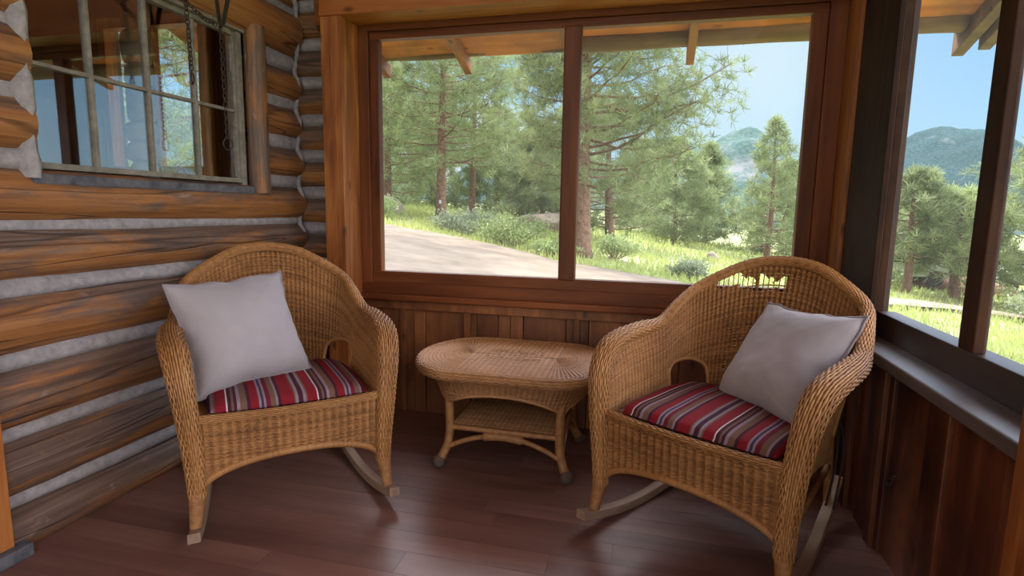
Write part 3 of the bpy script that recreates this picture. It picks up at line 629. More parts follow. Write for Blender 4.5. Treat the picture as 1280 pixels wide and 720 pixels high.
HB = [(0, .285), (.10, .28), (.19, .255), (.255, .205), (.29, .13), (.303, .03), (.305, -.10), (.31, -.23), (.322, -.352)]
HR = [(0, .424, .962), (.125, .412, .945), (.232, .37, .892), (.318, .312, .830), (.350, .215, .768), (.366, .120, .708), (.374, -.04, .684), (.362, -.19, .672), (.347, -.335, .635)]
ZB = .33
base = [(-x, y, ZB) for x, y in HB[::-1]]+[(x, y, ZB) for x, y in HB[1:]]
rim = [(-x, y, z) for x, y, z in HR[::-1]]+[p for p in HR[1:]]
def shell(U, V):
    k = len(base)-1; b = spline(base, U*k); r = spline(rim, U*k)
    P = b+(r-b)*V[..., None]
    d = r-b; bul = (V*(1-V))[..., None]
    out = np.stack([b[..., 0], b[..., 1]-.0, 0*b[..., 0]], -1); out /= np.linalg.norm(out, axis=-1, keepdims=True)+1e-9
    side = np.clip((np.abs(U-.5)-.22)/.2, 0, 1)[..., None]
    return P-out*bul*(.07*side+.02*(1-side))          # the arms flare outwards near the top
HU = [.5-3.6/16, .5+3.6/16]
hb = spline(base, np.array(HU)*16)
def hole_coords(P):
    x = np.abs(P[..., 0]); y = P[..., 1]
    c = np.abs(hb[0][:2]); tdir = np.array([-.5, .86]); tdir = tdir/np.linalg.norm(tdir)
    return (x-c[0])*tdir[0]+(y-c[1])*tdir[1], P[..., 2]
def in_hole(P, grow=0.):
    s, z = hole_coords(P); s = s-.020; w = .096+grow; top = .475
    return (np.abs(s) < w) & (z > .40) & ((z < top) | (np.abs(s/w)**2.6+np.abs((z-top)/.062)**2.6 < 1)) & (np.abs(P[..., 0]) > .12) & (P[..., 1] > .05)

def chair(loc, rz, label, torn=False, seed=0):
    t = empty('wicker_rocking_chair', loc, rz); tag(t, label, 'chair', 'wicker rocking chairs')
    # back and arm shell
    m_ = MB()
    def keep(P, g):
        if not torn: return g.random(P.shape[:-1]) > .0015
        x, z = P[..., 0], P[..., 2]
        r_ = g.random((P.shape[0], 1))
        wob_ = .008*np.sin(x*61.)+.006*np.sin(x*143.+1.); h1 = (x > -.325) & (x < -.275) & (z > .835) & (z < .855+wob_); h2 = (x > -.245) & (x < -.105) & (z > .843+wob_) & (z < .888+wob_); h3 = (x > -.085) & (x < .012) & (z > .845-wob_) & (z < .890+wob_)
        seam = (np.abs(x+.10) < .1) & (z > .48) & (z < .72)
        return ~((h1 | h2 | h3) & (r_ < .93) & (g.random(P.shape[:-1]) < .94)) & ~(seam & (g.random(P.shape[:-1]) < .03))
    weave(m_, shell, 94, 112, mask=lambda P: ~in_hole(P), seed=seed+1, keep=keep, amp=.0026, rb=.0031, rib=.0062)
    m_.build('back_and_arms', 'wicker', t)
    # wrapped edge of the two arm openings
    for sgn in (-1, 1):
        m_ = MB(); pts = []
        uu = np.linspace(HU[0 if sgn < 0 else 1]-.12, HU[0 if sgn < 0 else 1]+.12, 160); vv = np.linspace(0.1, .6, 160); UU, VV = np.meshgrid(uu, vv, indexing='ij'); PP = shell(UU, VV); ss, z2 = hole_coords(PP)
        sg = lambda v: math.copysign(abs(v)**.77, v)
        tgt = [(.020-.096, z) for z in np.linspace(.405, .475, 7)]+[(.020-.096*sg(math.cos(a)), .475+.062*sg(math.sin(a))) for a in np.linspace(.08, PI-.08, 23)]+[(.020+.096, z) for z in np.linspace(.475, .405, 7)]
        for (s0, z0) in tgt:
            d = (ss-s0)**2+(z2-z0)**2; q = np.unravel_index(np.argmin(d), d.shape); pts.append(PP[q])
        m_.tube(pts, .0085, 8, tint=.6); m_.build('opening_binding', 'wicker', t)
    # one continuous rolled edge: front post, arm, arch of the back, arm, front post
    side = [(.368, .105, .698), (.379, -.03, .686), (.375, -.18, .676), (.362, -.285, .648), (.350, -.345, .575), (.338, -.362, .47), (.328, -.364, .36), (.322, -.36, .26), (.32, -.358, .165)]
    top = [HR[k] for k in (4, 3, 2, 1)]
    path = [(-x, y, z) for x, y, z in side[::-1]]+[(-x, y, z) for x, y, z in top]+[HR[0]]+[p for p in top[::-1]]+side
    ra_s = [.020, .028, .03, .033, .034, .034, .031, .028, .025]; rb_s = [.026, .038, .042, .042, .038, .034, .032, .029, .026]
    ra_t = [.017]*4; rb_t = [.021]*4
    ra = ra_s[::-1]+ra_t+[.017]+ra_t+ra_s; rb = rb_s[::-1]+rb_t+[.021]+rb_t+rb_s
    f, C = sweep_surf(path, ra, rb, upv=(0, -1, 0), n=600)
    m_ = MB(); weave(m_, f, 150, 30, amp=.0022, rn=.002, rb=.0042, stakes=False, seed=seed+2, tint0=.55)
    G = f(*np.meshgrid(np.linspace(0, 1, 300), np.linspace(0, 1, 13))); Cc = f(np.linspace(0, 1, 300)[None], np.zeros((1, 300)))
    U_, V_ = np.meshgrid(np.linspace(0, 1, 300), np.linspace(0, 1, 13)); G = f(U_, V_)
    ctr = np.stack([np.interp(np.linspace(0, 1, 300), np.linspace(0, 1, 600), C[:, i]) for i in range(3)], -1)
    m_.grid(ctr[None]+(G-ctr[None])*.93, tint=.25)
    m_.build('rolled_rim', 'wicker', t)
    # front apron with arched bottom
    def apron(U, V):
        x = (U-.5)*.66; z = .432-V*.28; y = -.352+.0*U-.03*(1-(2*U-1)**2)*1.0
        return np.stack([x, y+.012*V, z], -1)
    arch = lambda x: .165+.118*np.sqrt(np.clip(1-(np.abs(x)/.315)**2.2, 0, 1))
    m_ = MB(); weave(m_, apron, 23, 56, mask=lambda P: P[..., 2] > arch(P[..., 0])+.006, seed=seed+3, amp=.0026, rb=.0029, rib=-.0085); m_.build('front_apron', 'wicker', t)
    def pa(x, z): return (x, -.352-.03*(1-(2*x/.66)**2)+.012*(.432-z)/.28-.003, z)
    xs = np.sin(np.linspace(-PI/2, PI/2, 60))*.312; path2 = [pa(x, float(arch(x))) for x in xs]
    C2 = spline(path2, 330); m_ = MB(); m_.tube(C2, [.0122*(1+.10*abs(math.sin(i*.62))) for i in range(330)], 10, tint=np.repeat(.42+.25*np.array([mnoise.noise((i*.31, 2, seed)) for i in range(330)]), 10).tolist()+[.4, .4], up=(0, -1, 0)); m_.build('arch_braid', 'wicker', t)
    path3 = [pa(x, .437) for x in np.linspace(-.325, .325, 30)]
    f3, C3 = sweep_surf(path3, [.0115]*30, [.013]*30, upv=(0, -1, 0), n=100); m_ = MB(); weave(m_, f3, 44, 12, amp=.002, rn=.0018, rb=.0032, stakes=False, seed=seed+5); m_.tube(C3, .0105, 8, tint=.3); m_.build('seat_edge', 'wicker', t)
    # seat deck
    m_ = MB(); ring = [(x*.985, y*.985) for x, y in [(-a, b) for a, b in HB[::-1]]+HB[1:]]+[(.2, -.365), (0, -.372), (-.2, -.365)]
    k = len(ring); V = [(x, y, .412) for x, y in ring]+[(x, y, .424) for x, y in ring]+[(0, -.02, .412), (0, -.02, .424)]
    j = np.arange(k); j2 = (j+1) % k
    m_.add(V, [np.stack([j, j2, j2+k, j+k], -1), np.stack([np.full(k, 2*k), j2, j], -1), np.stack([np.full(k, 2*k+1), j+k, j2+k], -1)], .5); m_.build('seat', 'wicker', t, smooth=False)
    # wrapped legs
    for sgn in (-1, 1):
        m_ = MB(); q = np.linspace(0, 1, 46)
        m_.tube([(sgn*(.3205+.012*a), -.358-.02*a, .178-.13*a) for a in q], [.0275-.0105*a+.0009*math.sin(i*2.1) for i, a in enumerate(q)], 16); m_.build('leg', 'cane', t)
    for sgn in (-1, 1):
        m_ = MB(); q = np.linspace(0, 1, 30); m_.tube([(sgn*(.262+.004*a), .235+.04*a, .42-.345*a) for a in q], [.0165-.003*a for a in q], 14); m_.build('leg', 'cane', t)
    for sgn in (-1, 1):
        m_ = MB(); q = np.linspace(-.45, .40, 50); rz_ = lambda y: (y+.10)**2/2.28
        xs = lambda y: sgn*(.336-.072*(y+.45)/.85)
        B = []
        for y in q:
            z = rz_(y); x = xs(y); B.append([(x-.019, y, z), (x+.019, y, z), (x+.019, y, z+.034), (x-.019, y, z+.034)])
        G = np.array(B); m_.grid(G, closed_u=True, tint=.5, flip=False)
        for e, fl in ((0, 0), (-1, 1)):
            m_.add(G[e], np.array([[0, 1, 2, 3]] if not fl else [[3, 2, 1, 0]]), .5)
        m_.build('runner', 'runner', t, smooth=False, bevel=.004)
    for sgn in (-1, 1):
        m_ = MB(); m_.tube([(sgn*.32, -.35, .235), (sgn*.29, -.05, .225), (sgn*.264, .25, .235)], .011, 10); m_.build('stretcher', 'cane', t)
    m_ = MB(); m_.tube([(-.263, .25, .235), (0, .25, .23), (.263, .25, .235)], .011, 10); m_.build('stretcher', 'cane', t)
    return t
POSE_L = (-1.467, 1.974, .752); POSE_R = (.315, 2.121, -.531)
chair((POSE_L[0], POSE_L[1], 0), POSE_L[2], 'honey wicker rocking chair beside the log wall, under the cabin window', False, 10)
chair((POSE_R[0], POSE_R[1], 0), POSE_R[2], 'honey wicker rocking chair with a torn back, in the corner by the side window', True, 40)

# seat cushions
def cushion(pose, label, z=.414, seed=0):
    me = MB(); n = 46; a = np.linspace(-1, 1, n); U, V = np.meshgrid(a, a)
    hw = .282; x = np.sign(U)*np.abs(U)**.92*hw; y = np.sign(V)*np.abs(V)**.92*.262-.082
    taper = 1-.10*np.clip(V, 0, 1)**2; x = x*taper
    e = np.clip((1-np.abs(U)**7)*(1-np.abs(V)**7), 0, 1)**.42
    c = 1-.10*(U**2+V**2)
    nz = np.array([[mnoise.noise((xx*5, yy*5, seed)) for xx, yy in zip(r1, r2)] for r1, r2 in zip(x, y)])
    rc = 1-.06*np.clip((U**2*V**2), 0, 1); x = x*rc; y = (y+.082)*rc-.082
    top = z+.034+.034*e*c+.006*nz*e; bot = z+.034-.022*e
    me.grid(np.stack([x, y, top], -1)); me.grid(np.stack([x, y, bot], -1), flip=True)
    o = me.build('seat_cushion', 'stripe'); o.location = (pose[0], pose[1], 0); o.rotation_euler = (0, 0, pose[2]); tag(o, label, 'cushion', 'striped seat cushions')
    rimi = [(i, 0) for i in range(n)]+[(n-1, j) for j in range(1, n)]+[(i, n-1) for i in range(n-2, -1, -1)]+[(0, j) for j in range(n-2, 0, -1)]
    m_ = MB(); m_.tube([(x[j, i], y[j, i], top[j, i]-.001) for i, j in rimi], .0042, 6, closed=True); m_.build('piping', 'stripe', o)
    if seed == 2:
        for (dx, dy) in ((0, 0), (.018, .012)):
            m_ = MB(); P = spline([(.235+dx, .16, .45), (.275+dx, .19+dy, .43), (.300+dx, .19+dy, .36), (.305+dx, .17+dy, .26), (.295+dx*1.5, .14-dy, .13)], 24); m_.tube(P, .004, 6, flat=.5); m_.build('tie', 'ties', o)
    return o
cushion(POSE_L, 'red striped seat cushion on the chair by the log wall', seed=1)
cushion(POSE_R, 'red striped seat cushion on the torn chair in the right corner', seed=2)

# throw pillows
def pillow(pose, c, ax, size, label, seed=0, thick=.098):
    n = 60; a = np.linspace(-1, 1, n); U, V = np.meshgrid(a, a); h = size/2
    wv = lambda a, b: .012*mnoise.noise((a*3.1, b*3.7, seed*2.))
    WV = np.array([[wv(p, q) for p, q in zip(r1, r2)] for r1, r2 in zip(U, V)]); e4 = np.maximum(np.abs(U), np.abs(V))**6
    x = h*U*(1-.085*(1-V**2)*np.abs(U))+WV*e4; y = h*V*(1-.085*(1-U**2)*np.abs(V))+WV[::-1]*e4
    prof = np.clip((1-np.abs(U)**3.2)*(1-np.abs(V)**3.2), 0, 1)**.55
    ns = np.zeros_like(U); wr = np.zeros_like(U)
    for i in range(n):
        for j in range(n):
            u, v = U[i, j], V[i, j]
            ns[i, j] = mnoise.noise((u*2.2+seed*5, v*2.2, seed))*.5+mnoise.noise((u*5, v*5+seed*3, 2))*.2
            # creases running in from the corners and seams
            r1 = mnoise.noise((math.atan2(v-.98, u+.98)*7, seed, 1.)); r2 = mnoise.noise((math.atan2(v-.98, u-.98)*7, seed+4., 1.)); r3 = mnoise.noise((math.atan2(v+.98, u-.98)*6, seed+8., 1.)); r4 = mnoise.noise((math.atan2(v+.98, u+.98)*6, seed+12., 1.))
            f = lambda du, dv: math.exp(-3.2*(du*du+dv*dv)**.5)
            wr[i, j] = r1*f(u+1, v-1)+r2*f(u-1, v-1)+r3*f(u-1, v+1)+r4*f(u+1, v+1)
    sag = 1-.18*V
    fr = -thick*(prof*sag)*(1+.12*ns)-.014*wr*prof; bk = thick*.8*prof*sag*(1+.15*ns)
    m_ = MB(); m_.grid(np.stack([x, fr, y], -1)); m_.grid(np.stack([x, bk, y], -1), flip=True)
    o = m_.build('throw_pillow', 'pillow')
    X, Y, T = pose; Rz = Matrix.Rotation(T, 4, 'Z'); A = Matrix(((ax[0][0], ax[0][1], ax[0][2], c[0]), (ax[1][0], ax[1][1], ax[1][2], c[1]), (ax[2][0], ax[2][1], ax[2][2], c[2]), (0, 0, 0, 1)))
    o.matrix_world = Matrix.Translation((X, Y, 0)) @ Rz @ A
    tag(o, label, 'pillow', 'plain throw pillows')
    rimi = [(i, 0) for i in range(n)]+[(n-1, j) for j in range(1, n)]+[(i, n-1) for i in range(n-2, -1, -1)]+[(0, j) for j in range(n-2, 0, -1)]
    m_ = MB(); m_.tube([(x[j, i]*1.012, .5*(fr[j, i]+bk[j, i]), y[j, i]*1.012) for i, j in rimi], .0055, 7, closed=True, flat=.8); q = m_.build('piping', 'piping', o)
    return o
pillow(POSE_L, (-.14, -.02, .662), [[0.936, -0.292, -0.199], [0.35, 0.845, 0.405], [0.05, -0.449, 0.892]], .445, 'lavender grey throw pillow leaning in the chair by the log wall', 1)
pillow(POSE_R, (.128, .118, .622), [[0.882, 0.419, 0.214], [-0.467, 0.73, 0.499], [0.053, -0.54, 0.84]], .44, 'lavender grey throw pillow leaning in the torn chair in the right corner', 2)

# ------------------------------------------------------------------ wicker table
tb = empty('wicker_table', (-.595, 2.48, 0), 0); tag(tb, 'small oval wicker table with lower shelf between the two rocking chairs', 'table')
TL, TE, TD, TZ = .20, .235, .315, .478
def track(u, s=1., L=TL, E=TE, D=TD):
    u = u % 1.0; x = np.zeros_like(u); y = np.zeros_like(u)
    per = [L*2, PI*.5*(E+D)*1.0, L*2, PI*.5*(E+D)]; tot = sum(per); d = u*tot
    a = d < per[0]; x = np.where(a, -L+d, x); y = np.where(a, -D*s, y)
    b = (~a) & (d < per[0]+per[1]); th = (d-per[0])/per[1]*PI-PI/2; x = np.where(b, L+E*s*np.cos(th), x); y = np.where(b, D*s*np.sin(th), y)
    c = (~a) & (~b) & (d < per[0]+per[1]+per[2]); e = d-per[0]-per[1]; x = np.where(c, L-e, x); y = np.where(c, D*s, y)
    q = (~a) & (~b) & (~c); th = (d-per[0]-per[1]-per[2])/per[3]*PI+PI/2; x = np.where(q, -L+E*s*np.cos(th), x); y = np.where(q, D*s*np.sin(th), y)
    return x, y
def tsurf(U, V):
    x, y = track(U, .02+.97*V); return np.stack([x, y, TZ-.006*V**3], -1)
m_ = MB(); weave(m_, tsurf, 100, 54, closed=True, tint0=.66, amp=.0022, rb=.0032, seed=71, rib=-.0042, keep=lambda P, g: ~((np.abs(P[..., 0]) < .13) & (np.abs(P[..., 1]) < .09) & (np.abs(P[..., 1]) > .03) & (g.random(P.shape[:-1]) < .22)))  # lighter strand tint paints skylight onto the tabletop
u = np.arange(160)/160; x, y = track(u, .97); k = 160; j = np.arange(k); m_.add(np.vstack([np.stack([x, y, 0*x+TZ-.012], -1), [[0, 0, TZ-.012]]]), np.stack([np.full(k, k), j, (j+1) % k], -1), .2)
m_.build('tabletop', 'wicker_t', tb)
def esurf(U, V):
    th = V*2*PI; x, y = track(U); x2, y2 = track(U, 1.02); nx, ny = x2-x, y2-y; l = np.hypot(nx, ny)+1e-9
    return np.stack([x+nx/l*.02*np.cos(th), y+ny/l*.02*np.cos(th), TZ-.019+.0225*np.sin(th)], -1)
m_ = MB(); weave(m_, esurf, 118, 24, closed=True, amp=.002, rn=.0018, rb=.0036, stakes=False, seed=72)
U_, V_ = np.meshgrid(np.linspace(0, 1, 200), np.linspace(0, 1, 12)); G = esurf(U_, V_); c0 = G.mean(0, keepdims=True); m_.grid(c0+(G-c0)*.9, tint=.25); m_.build('edge_roll', 'wicker_t', tb)
def ssurf(U, V):
    x, y = track(U, 1, .2-.05*0, .19, .27); x2, y2 = track(U, 1, .17, .135, .215); w = V
    return np.stack([x+(x2-x)*w, y+(y2-y)*w, (.452-.185*V)], -1)
LEGX, LEGY = .25, .19
def sk_bottom(P):
    x, y = np.abs(P[..., 0]), np.abs(P[..., 1]); a = np.clip(x/.25, 0, 1); b = np.clip(y/.19, 0, 1)
    return .275+.085*np.where(y > .17, np.sqrt(np.clip(1-(x/.26)**2, 0, 1)), np.sqrt(np.clip(1-(y/.2)**2, 0, 1))*.9)
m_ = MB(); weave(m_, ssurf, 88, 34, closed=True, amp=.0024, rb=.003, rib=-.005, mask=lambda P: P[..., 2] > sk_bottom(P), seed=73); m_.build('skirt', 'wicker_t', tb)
uu = np.linspace(0, 1, 240, endpoint=False); pts = []
for q in uu:
    vv = np.linspace(0, 1, 80); P = ssurf(np.full(80, q), vv); ok = P[:, 2] > sk_bottom(P); pts.append(P[np.where(ok)[0][-1]])
m_ = MB(); m_.tube(pts, .0075, 8, closed=True, tint=.5); m_.build('skirt_braid', 'wicker_t', tb)
for sx in (-1, 1):
    for sy in (-1, 1):
        P = spline([(sx*.252, sy*.188, .36), (sx*.250, sy*.186, .26), (sx*.248, sy*.186, .175), (sx*.256, sy*.192, .105), (sx*.272, sy*.206, .06), (sx*.286, sy*.222, .032)], 44)
        q = np.linspace(0, 1, 44); m_ = MB(); m_.tube(P, [.0190+.0030*abs(a-.45)+.0007*math.sin(i*2.2) for i, a in enumerate(q)], 14); lg = m_.build('leg', 'cane', tb)
        m_ = MB(); th = np.linspace(0, 2*PI, 18, endpoint=False); ph = np.linspace(.02, PI-.02, 14); cx, cy, cz = sx*.288, sy*.224, .029
        m_.grid(np.array([[(cx+(.029+.0022*math.sin(9*t+6*p))*math.sin(p)*math.cos(t), cy+(.029+.0022*math.sin(9*t+6*p))*math.sin(p)*math.sin(t), cz+.0288*math.cos(p)) for t in th] for p in ph]), closed_u=True, flip=True); m_.build('foot_wrap', 'foot', lg)
def shsurf(U, V): return np.stack([-.243+.486*U, -.182+.364*V, .196-.0*U], -1)
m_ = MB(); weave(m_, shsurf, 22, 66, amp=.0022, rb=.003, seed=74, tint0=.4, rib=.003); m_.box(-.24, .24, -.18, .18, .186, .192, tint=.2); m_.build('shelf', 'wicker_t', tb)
m_ = MB()
for a, b in (((-.248, -.187), (.248, -.187)), ((-.248, .187), (.248, .187)), ((-.248, -.187), (-.248, .187)), ((.248, -.187), (.248, .187))):
    q = np.linspace(0, 1, 60); m_.tube([(a[0]+(b[0]-a[0])*t, a[1]+(b[1]-a[1])*t, .183) for t in q], [.0125+.0006*math.sin(i*2.3) for i in range(60)], 10)
m_.build('shelf_frame', 'cane', tb)
for sy in (-1, 1):
    m_ = MB(); q = np.linspace(-1, 1, 60); m_.tube([(.262*t, sy*(.192+.008*abs(t)), .163-.075*t*t) for t in q], [.0115+.0006*math.sin(i*2.3)+(.008 if abs(t) < .35 else 0) for i, t in enumerate(q)], 10); m_.build('arch_brace', 'cane', tb)
for sx in (-1, 1):
    m_ = MB(); q = np.linspace(-1, 1, 60); m_.tube([(sx*(.254+.008*abs(t)), .198*t, .163-.075*t*t) for t in q], [.0095+.0006*math.sin(i*2.3) for i, t in enumerate(q)], 10); m_.build('arch_brace', 'cane', tb)

# ------------------------------------------------------------------ outdoors
def tz(x, y): return -.5-3.4*np.tanh(np.asarray(x, float)/25)-.002*np.asarray(y, float)
gx = np.concatenate([np.linspace(-160, -30, 14)[:-1], np.linspace(-30, 40, 71), np.linspace(40, 160, 13)[1:]]); gy = np.concatenate([np.linspace(-40, 3.4, 12), np.linspace(5, 60, 56), np.linspace(64, 220, 20)])
GX, GY = np.meshgrid(gx, gy); GZ = tz(GX, GY)+np.array([[.10*mnoise.noise((a*.22, b*.22, 0)) for a, b in zip(r, s)] for r, s in zip(GX, GY)])-.04
m_ = MB(); m_.grid(np.stack([GX, GY, GZ], -1)); o = m_.build('ground', 'ground'); struct(o, 'sloping meadow ground around the porch', 'ground')
def slab(name, poly, mat, label, h=.07, cat='road'):
    """drive surface following the slope, with a ragged edge"""
    P = np.array(poly, float); c = P.mean(0); m_ = MB(); n = len(P); D = []
    for i in range(n):
        a, b = P[i], P[(i+1) % n]; L_ = np.linalg.norm(b-a); k = max(2, int(L_/.3))
        for q in range(k):
            p = a+(b-a)*q/k; w = .22*mnoise.noise((p[0]*1.3, p[1]*1.3, 5)); D.append(p+(p-c)/np.linalg.norm(p-c)*w)
    D = np.array(D); k = len(D); rings = [D*(f)+c*(1-f) for f in (1.05, 1, .8, .55, .3, .08)]
    G = np.array([[(x, y, float(tz(x, y))+(h if i else -.12)+.02*mnoise.noise((x*.8, y*.8, 3))) for x, y in r] for i, r in enumerate(rings)])
    m_.grid(G, closed_u=True, flip=False); e = G[-1]; jj = np.arange(k); m_.add(np.vstack([e, e.mean(0)]), np.stack([np.full(k, k), jj, (jj+1) % k], -1))
    o = m_.build(name, mat); tag(o, label, cat, kind='structure'); return o
slab('dirt_drive', [(-14, 17.6), (-10.4, 17.2), (-8.4, 16.8), (-6.3, 16.6), (-4.2, 15.8), (-2.5, 14.6), (-1.1, 14.6), (.7, 14.6), (1.5, 13.8), (-.3, 8.5), (-2.5, 6.4), (-6, 6), (-12, 8)], 'dirt', 'pale dirt drive outside the back window')
slab('dirt_track', [(6.2, 19.4), (8.3, 21.2), (10.8, 21.6), (14, 22), (14, 20.8), (10.2, 20.2), (8.2, 19.6), (6.6, 18.0)], 'dirt', 'sunlit dirt track outside the side window', .075)

def pine(name, x, y, h, tr, cr, cb, label, seed, nb=70, lean=(0, 0), sz=1.0, density=1.0, power=.8, limbs=True, tint=.5, topr=.25, cat='tree', side=None):
    g = np.random.default_rng(seed); z0 = float(tz(x, y))-.12
    t = empty(name, (x, y, z0)); tag(t, label, cat, 'pines outside the porch')
    tk = MB(); n = 24; q = np.linspace(0, 1, n)
    tp = np.stack([lean[0]*q**1.5*h+.06*np.sin(q*5+seed), lean[1]*q*h+.05*np.cos(q*4+seed), q*h], -1)
    tk.tube(tp, tr*(1-q)**.8+.015+tr*.35*np.exp(-q*28), 10); tk.build('trunk', 'bark', t)
    br = MB(); lv = []; lt = []
    for b in range(nb):
        f = cb+(1-cb)*((b+g.random())/nb)**.92; az = b*2.399+g.normal()*.35
        rel = (f-cb)/(1-cb)
        prof = (1-rel)**power*(.55+.45*min(1, rel*5+.25))+topr*.35*(1-rel)
        Ln = cr*prof*g.uniform(.70, 1.02)
        if side is not None: Ln *= 1+.30*math.cos(az-side)
        p0 = np.array([np.interp(f, q, tp[:, i]) for i in range(3)])
        up = .5*rel-.18+g.normal()*.12
        d = np.array([math.cos(az), math.sin(az), 0]); k = 7; s = np.linspace(0, 1, k)
        pts = p0+d*(s*Ln)[:, None]+np.array([0, 0, 1.])*((up*s+.28*s*s)*Ln)[:, None]+g.normal(size=(k, 3))*.03*Ln*s[:, None]
        br.tube(pts, (.018+.028*Ln/ max(cr, .1)*tr/.2)*(1-s*.8)*(1-.5*rel), 5, cap=False)
        nt_ = max(3, int((4+9*Ln/1.5)*density))
        for c in range(nt_):
            s1 = .28+.72*math.sqrt(g.random()); base_ = np.array([np.interp(s1, s, pts[:, i]) for i in range(3)])
            tw = g.normal(size=3)*np.array([.17, .17, .10])*Ln*(.45+.5*s1); tip = base_+tw
            if c % 3 == 0: br.tube([base_, base_*.5+tip*.5+[0, 0, .02], tip], [.009, .007, .004], 3, cap=False)
            m = 20; dirs = g.normal(size=(m, 3)); dirs = dirs/np.linalg.norm(dirs, axis=1)[:, None]+d*.35+np.array([0, 0, .45]); dirs /= np.linalg.norm(dirs, axis=1)[:, None]
            ln = .21*sz*g.uniform(.7, 1.2, (m, 1)); wd = .017*sz
            sd_ = np.cross(dirs, g.normal(size=(m, 3))); sd_ /= np.linalg.norm(sd_, axis=1)[:, None]+1e-9
            o0 = tip+dirs*.03*sz; lv.append(np.stack([o0-sd_*wd*.5, o0+sd_*wd*.5, o0+dirs*ln+sd_*wd*.3, o0+dirs*ln-sd_*wd*.3], 1))
            lt.append(np.clip(np.full((m, 4), tint)+(g.random()-.5)*.55+(g.random((m, 1))-.5)*.3, 0, 1))
    br.build('branches', 'bark', t)
    nd = MB(); V = np.concatenate(lv).reshape(-1, 3); nd.add(V, np.arange(len(V)).reshape(-1, 4), np.concatenate(lt).reshape(-1)); nd.build('needles', 'needle', t, smooth=False)
    return t
big = pine('ponderosa_pine', -2.14, 17.7, 11.5, .27, 3.4, .20, 'big pine with a thick reddish trunk just right of the back window mullion', 3, nb=130, density=2.1, power=.45, sz=1.0, tint=.5, side=.1)
tA = pine('ponderosa_pine', -9.23, 24.1, 11.5, .23, 4.0, .22, 'pine with a dark bare trunk and pale tag at the left of the back window', 4, nb=95, sz=1.35, density=.85, power=.5, tint=.55)
mt = MB(); mt.box(-.055, .055, -.275, -.262, .85, 1.0); mt.build('tag', 'tag', tA, smooth=False)
pine('ponderosa_pine', -9.7, 30.0, 12.5, .17, 3.6, .22, 'slender pine behind the tagged pine', 5, nb=85, sz=1.6, density=.8, power=.55, tint=.6)
pine('ponderosa_pine', -13.6, 27.5, 9.5, .2, 4.2, .10, 'bushy pine at the left edge of the back window', 6, nb=85, sz=1.5, density=.9, power=.6, tint=.6)
pine('ponderosa_pine', -6.2, 32.0, 5.6, .16, 3.0, .05, 'low dark spreading pine left of the back window mullion', 8, nb=75, sz=1.7, density=.9, power=.6, tint=.3)
pine('ponderosa_pine', -1.96, 26.9, 6.6, .22, 3.2, .10, 'leaning pine behind the big reddish pine', 9, nb=70, lean=(-.05, 0), sz=1.5, density=.9, power=.5, tint=.5)
pine('ponderosa_pine', 5.8, 31.6, 7.3, .15, 2.3, .08, 'upright conical pine at the right of the back window', 12, nb=64, sz=1.5, density=.7, power=.7, tint=.55)
pine('ponderosa_pine', 1.2, 36.0, 6.2, .16, 2.6, .05, 'bright bushy pine beyond the meadow, right pane of the back window', 13, nb=70, sz=1.9, density=.9, power=.6, tint=.6)
pine('ponderosa_pine', 3.6, 43.0, 7.0, .17, 2.8, .03, 'hazy pine beside the upright conical pine', 14, nb=65, sz=2.2, density=.8, power=.7, tint=.6)
pine('ponderosa_pine', -.6, 47.0, 7.2, .17, 3.0, .03, 'far pine glimpsed between the big pine and the bright bushy pine', 15, nb=60, sz=2.3, density=.8, power=.7, tint=.5)
pine('ponderosa_pine', 8.4, 41.0, 6.3, .17, 2.8, .03, 'far pine right behind the window edge of the back window', 16, nb=60, sz=2.1, density=.8, power=.7, tint=.55)
pine('ponderosa_pine', -11.6, 42.0, 7.6, .2, 3.6, .03, 'far broad pine filling the gap between the left pines', 17, nb=70, sz=2.3, density=.85, power=.6, tint=.55)
pine('ponderosa_pine', -18.0, 36.0, 9.5, .2, 4.5, .03, 'far pine beyond the left edge of the back window', 18, nb=70, sz=2.0, density=.85, power=.6, tint=.6)
pine('ponderosa_pine', 9.73, 25.1, 4.7, .16, 1.9, .27, 'dark pine nearest the frame in the side window', 20, nb=60, sz=1.4, density=.9, power=.5, tint=.4)
pine('ponderosa_pine', 11.72, 25.9, 4.1, .2, 2.5, .22, 'pale green bushy pine in the middle of the side window', 21, nb=75, sz=1.4, density=.95, power=.4, tint=.8)
pine('ponderosa_pine', 15.4, 26.5, 7.6, .2, 3.3, .08, 'tall pine behind the mullion of the side window', 22, nb=80, sz=1.4, density=.9, power=.5, tint=.55)
pine('ponderosa_pine', 14.6, 37.0, 5.6, .18, 3.0, .03, 'hazy pine behind the pale bushy pine of the side window', 23, nb=60, sz=2.0, density=.8, power=.6, tint=.5)
pine('ponderosa_pine', 17.6, 24.0, 6.8, .22, 3.4, .08, 'pine at the far right edge of the side window', 24, nb=75, sz=1.4, density=.9, power=.5, tint=.6)
pine('ponderosa_pine', 21.5, 33.0, 7.0, .22, 3.6, .05, 'distant pine right of the side window mullion', 25, nb=60, sz=1.8, density=.8, power=.6, tint=.6)

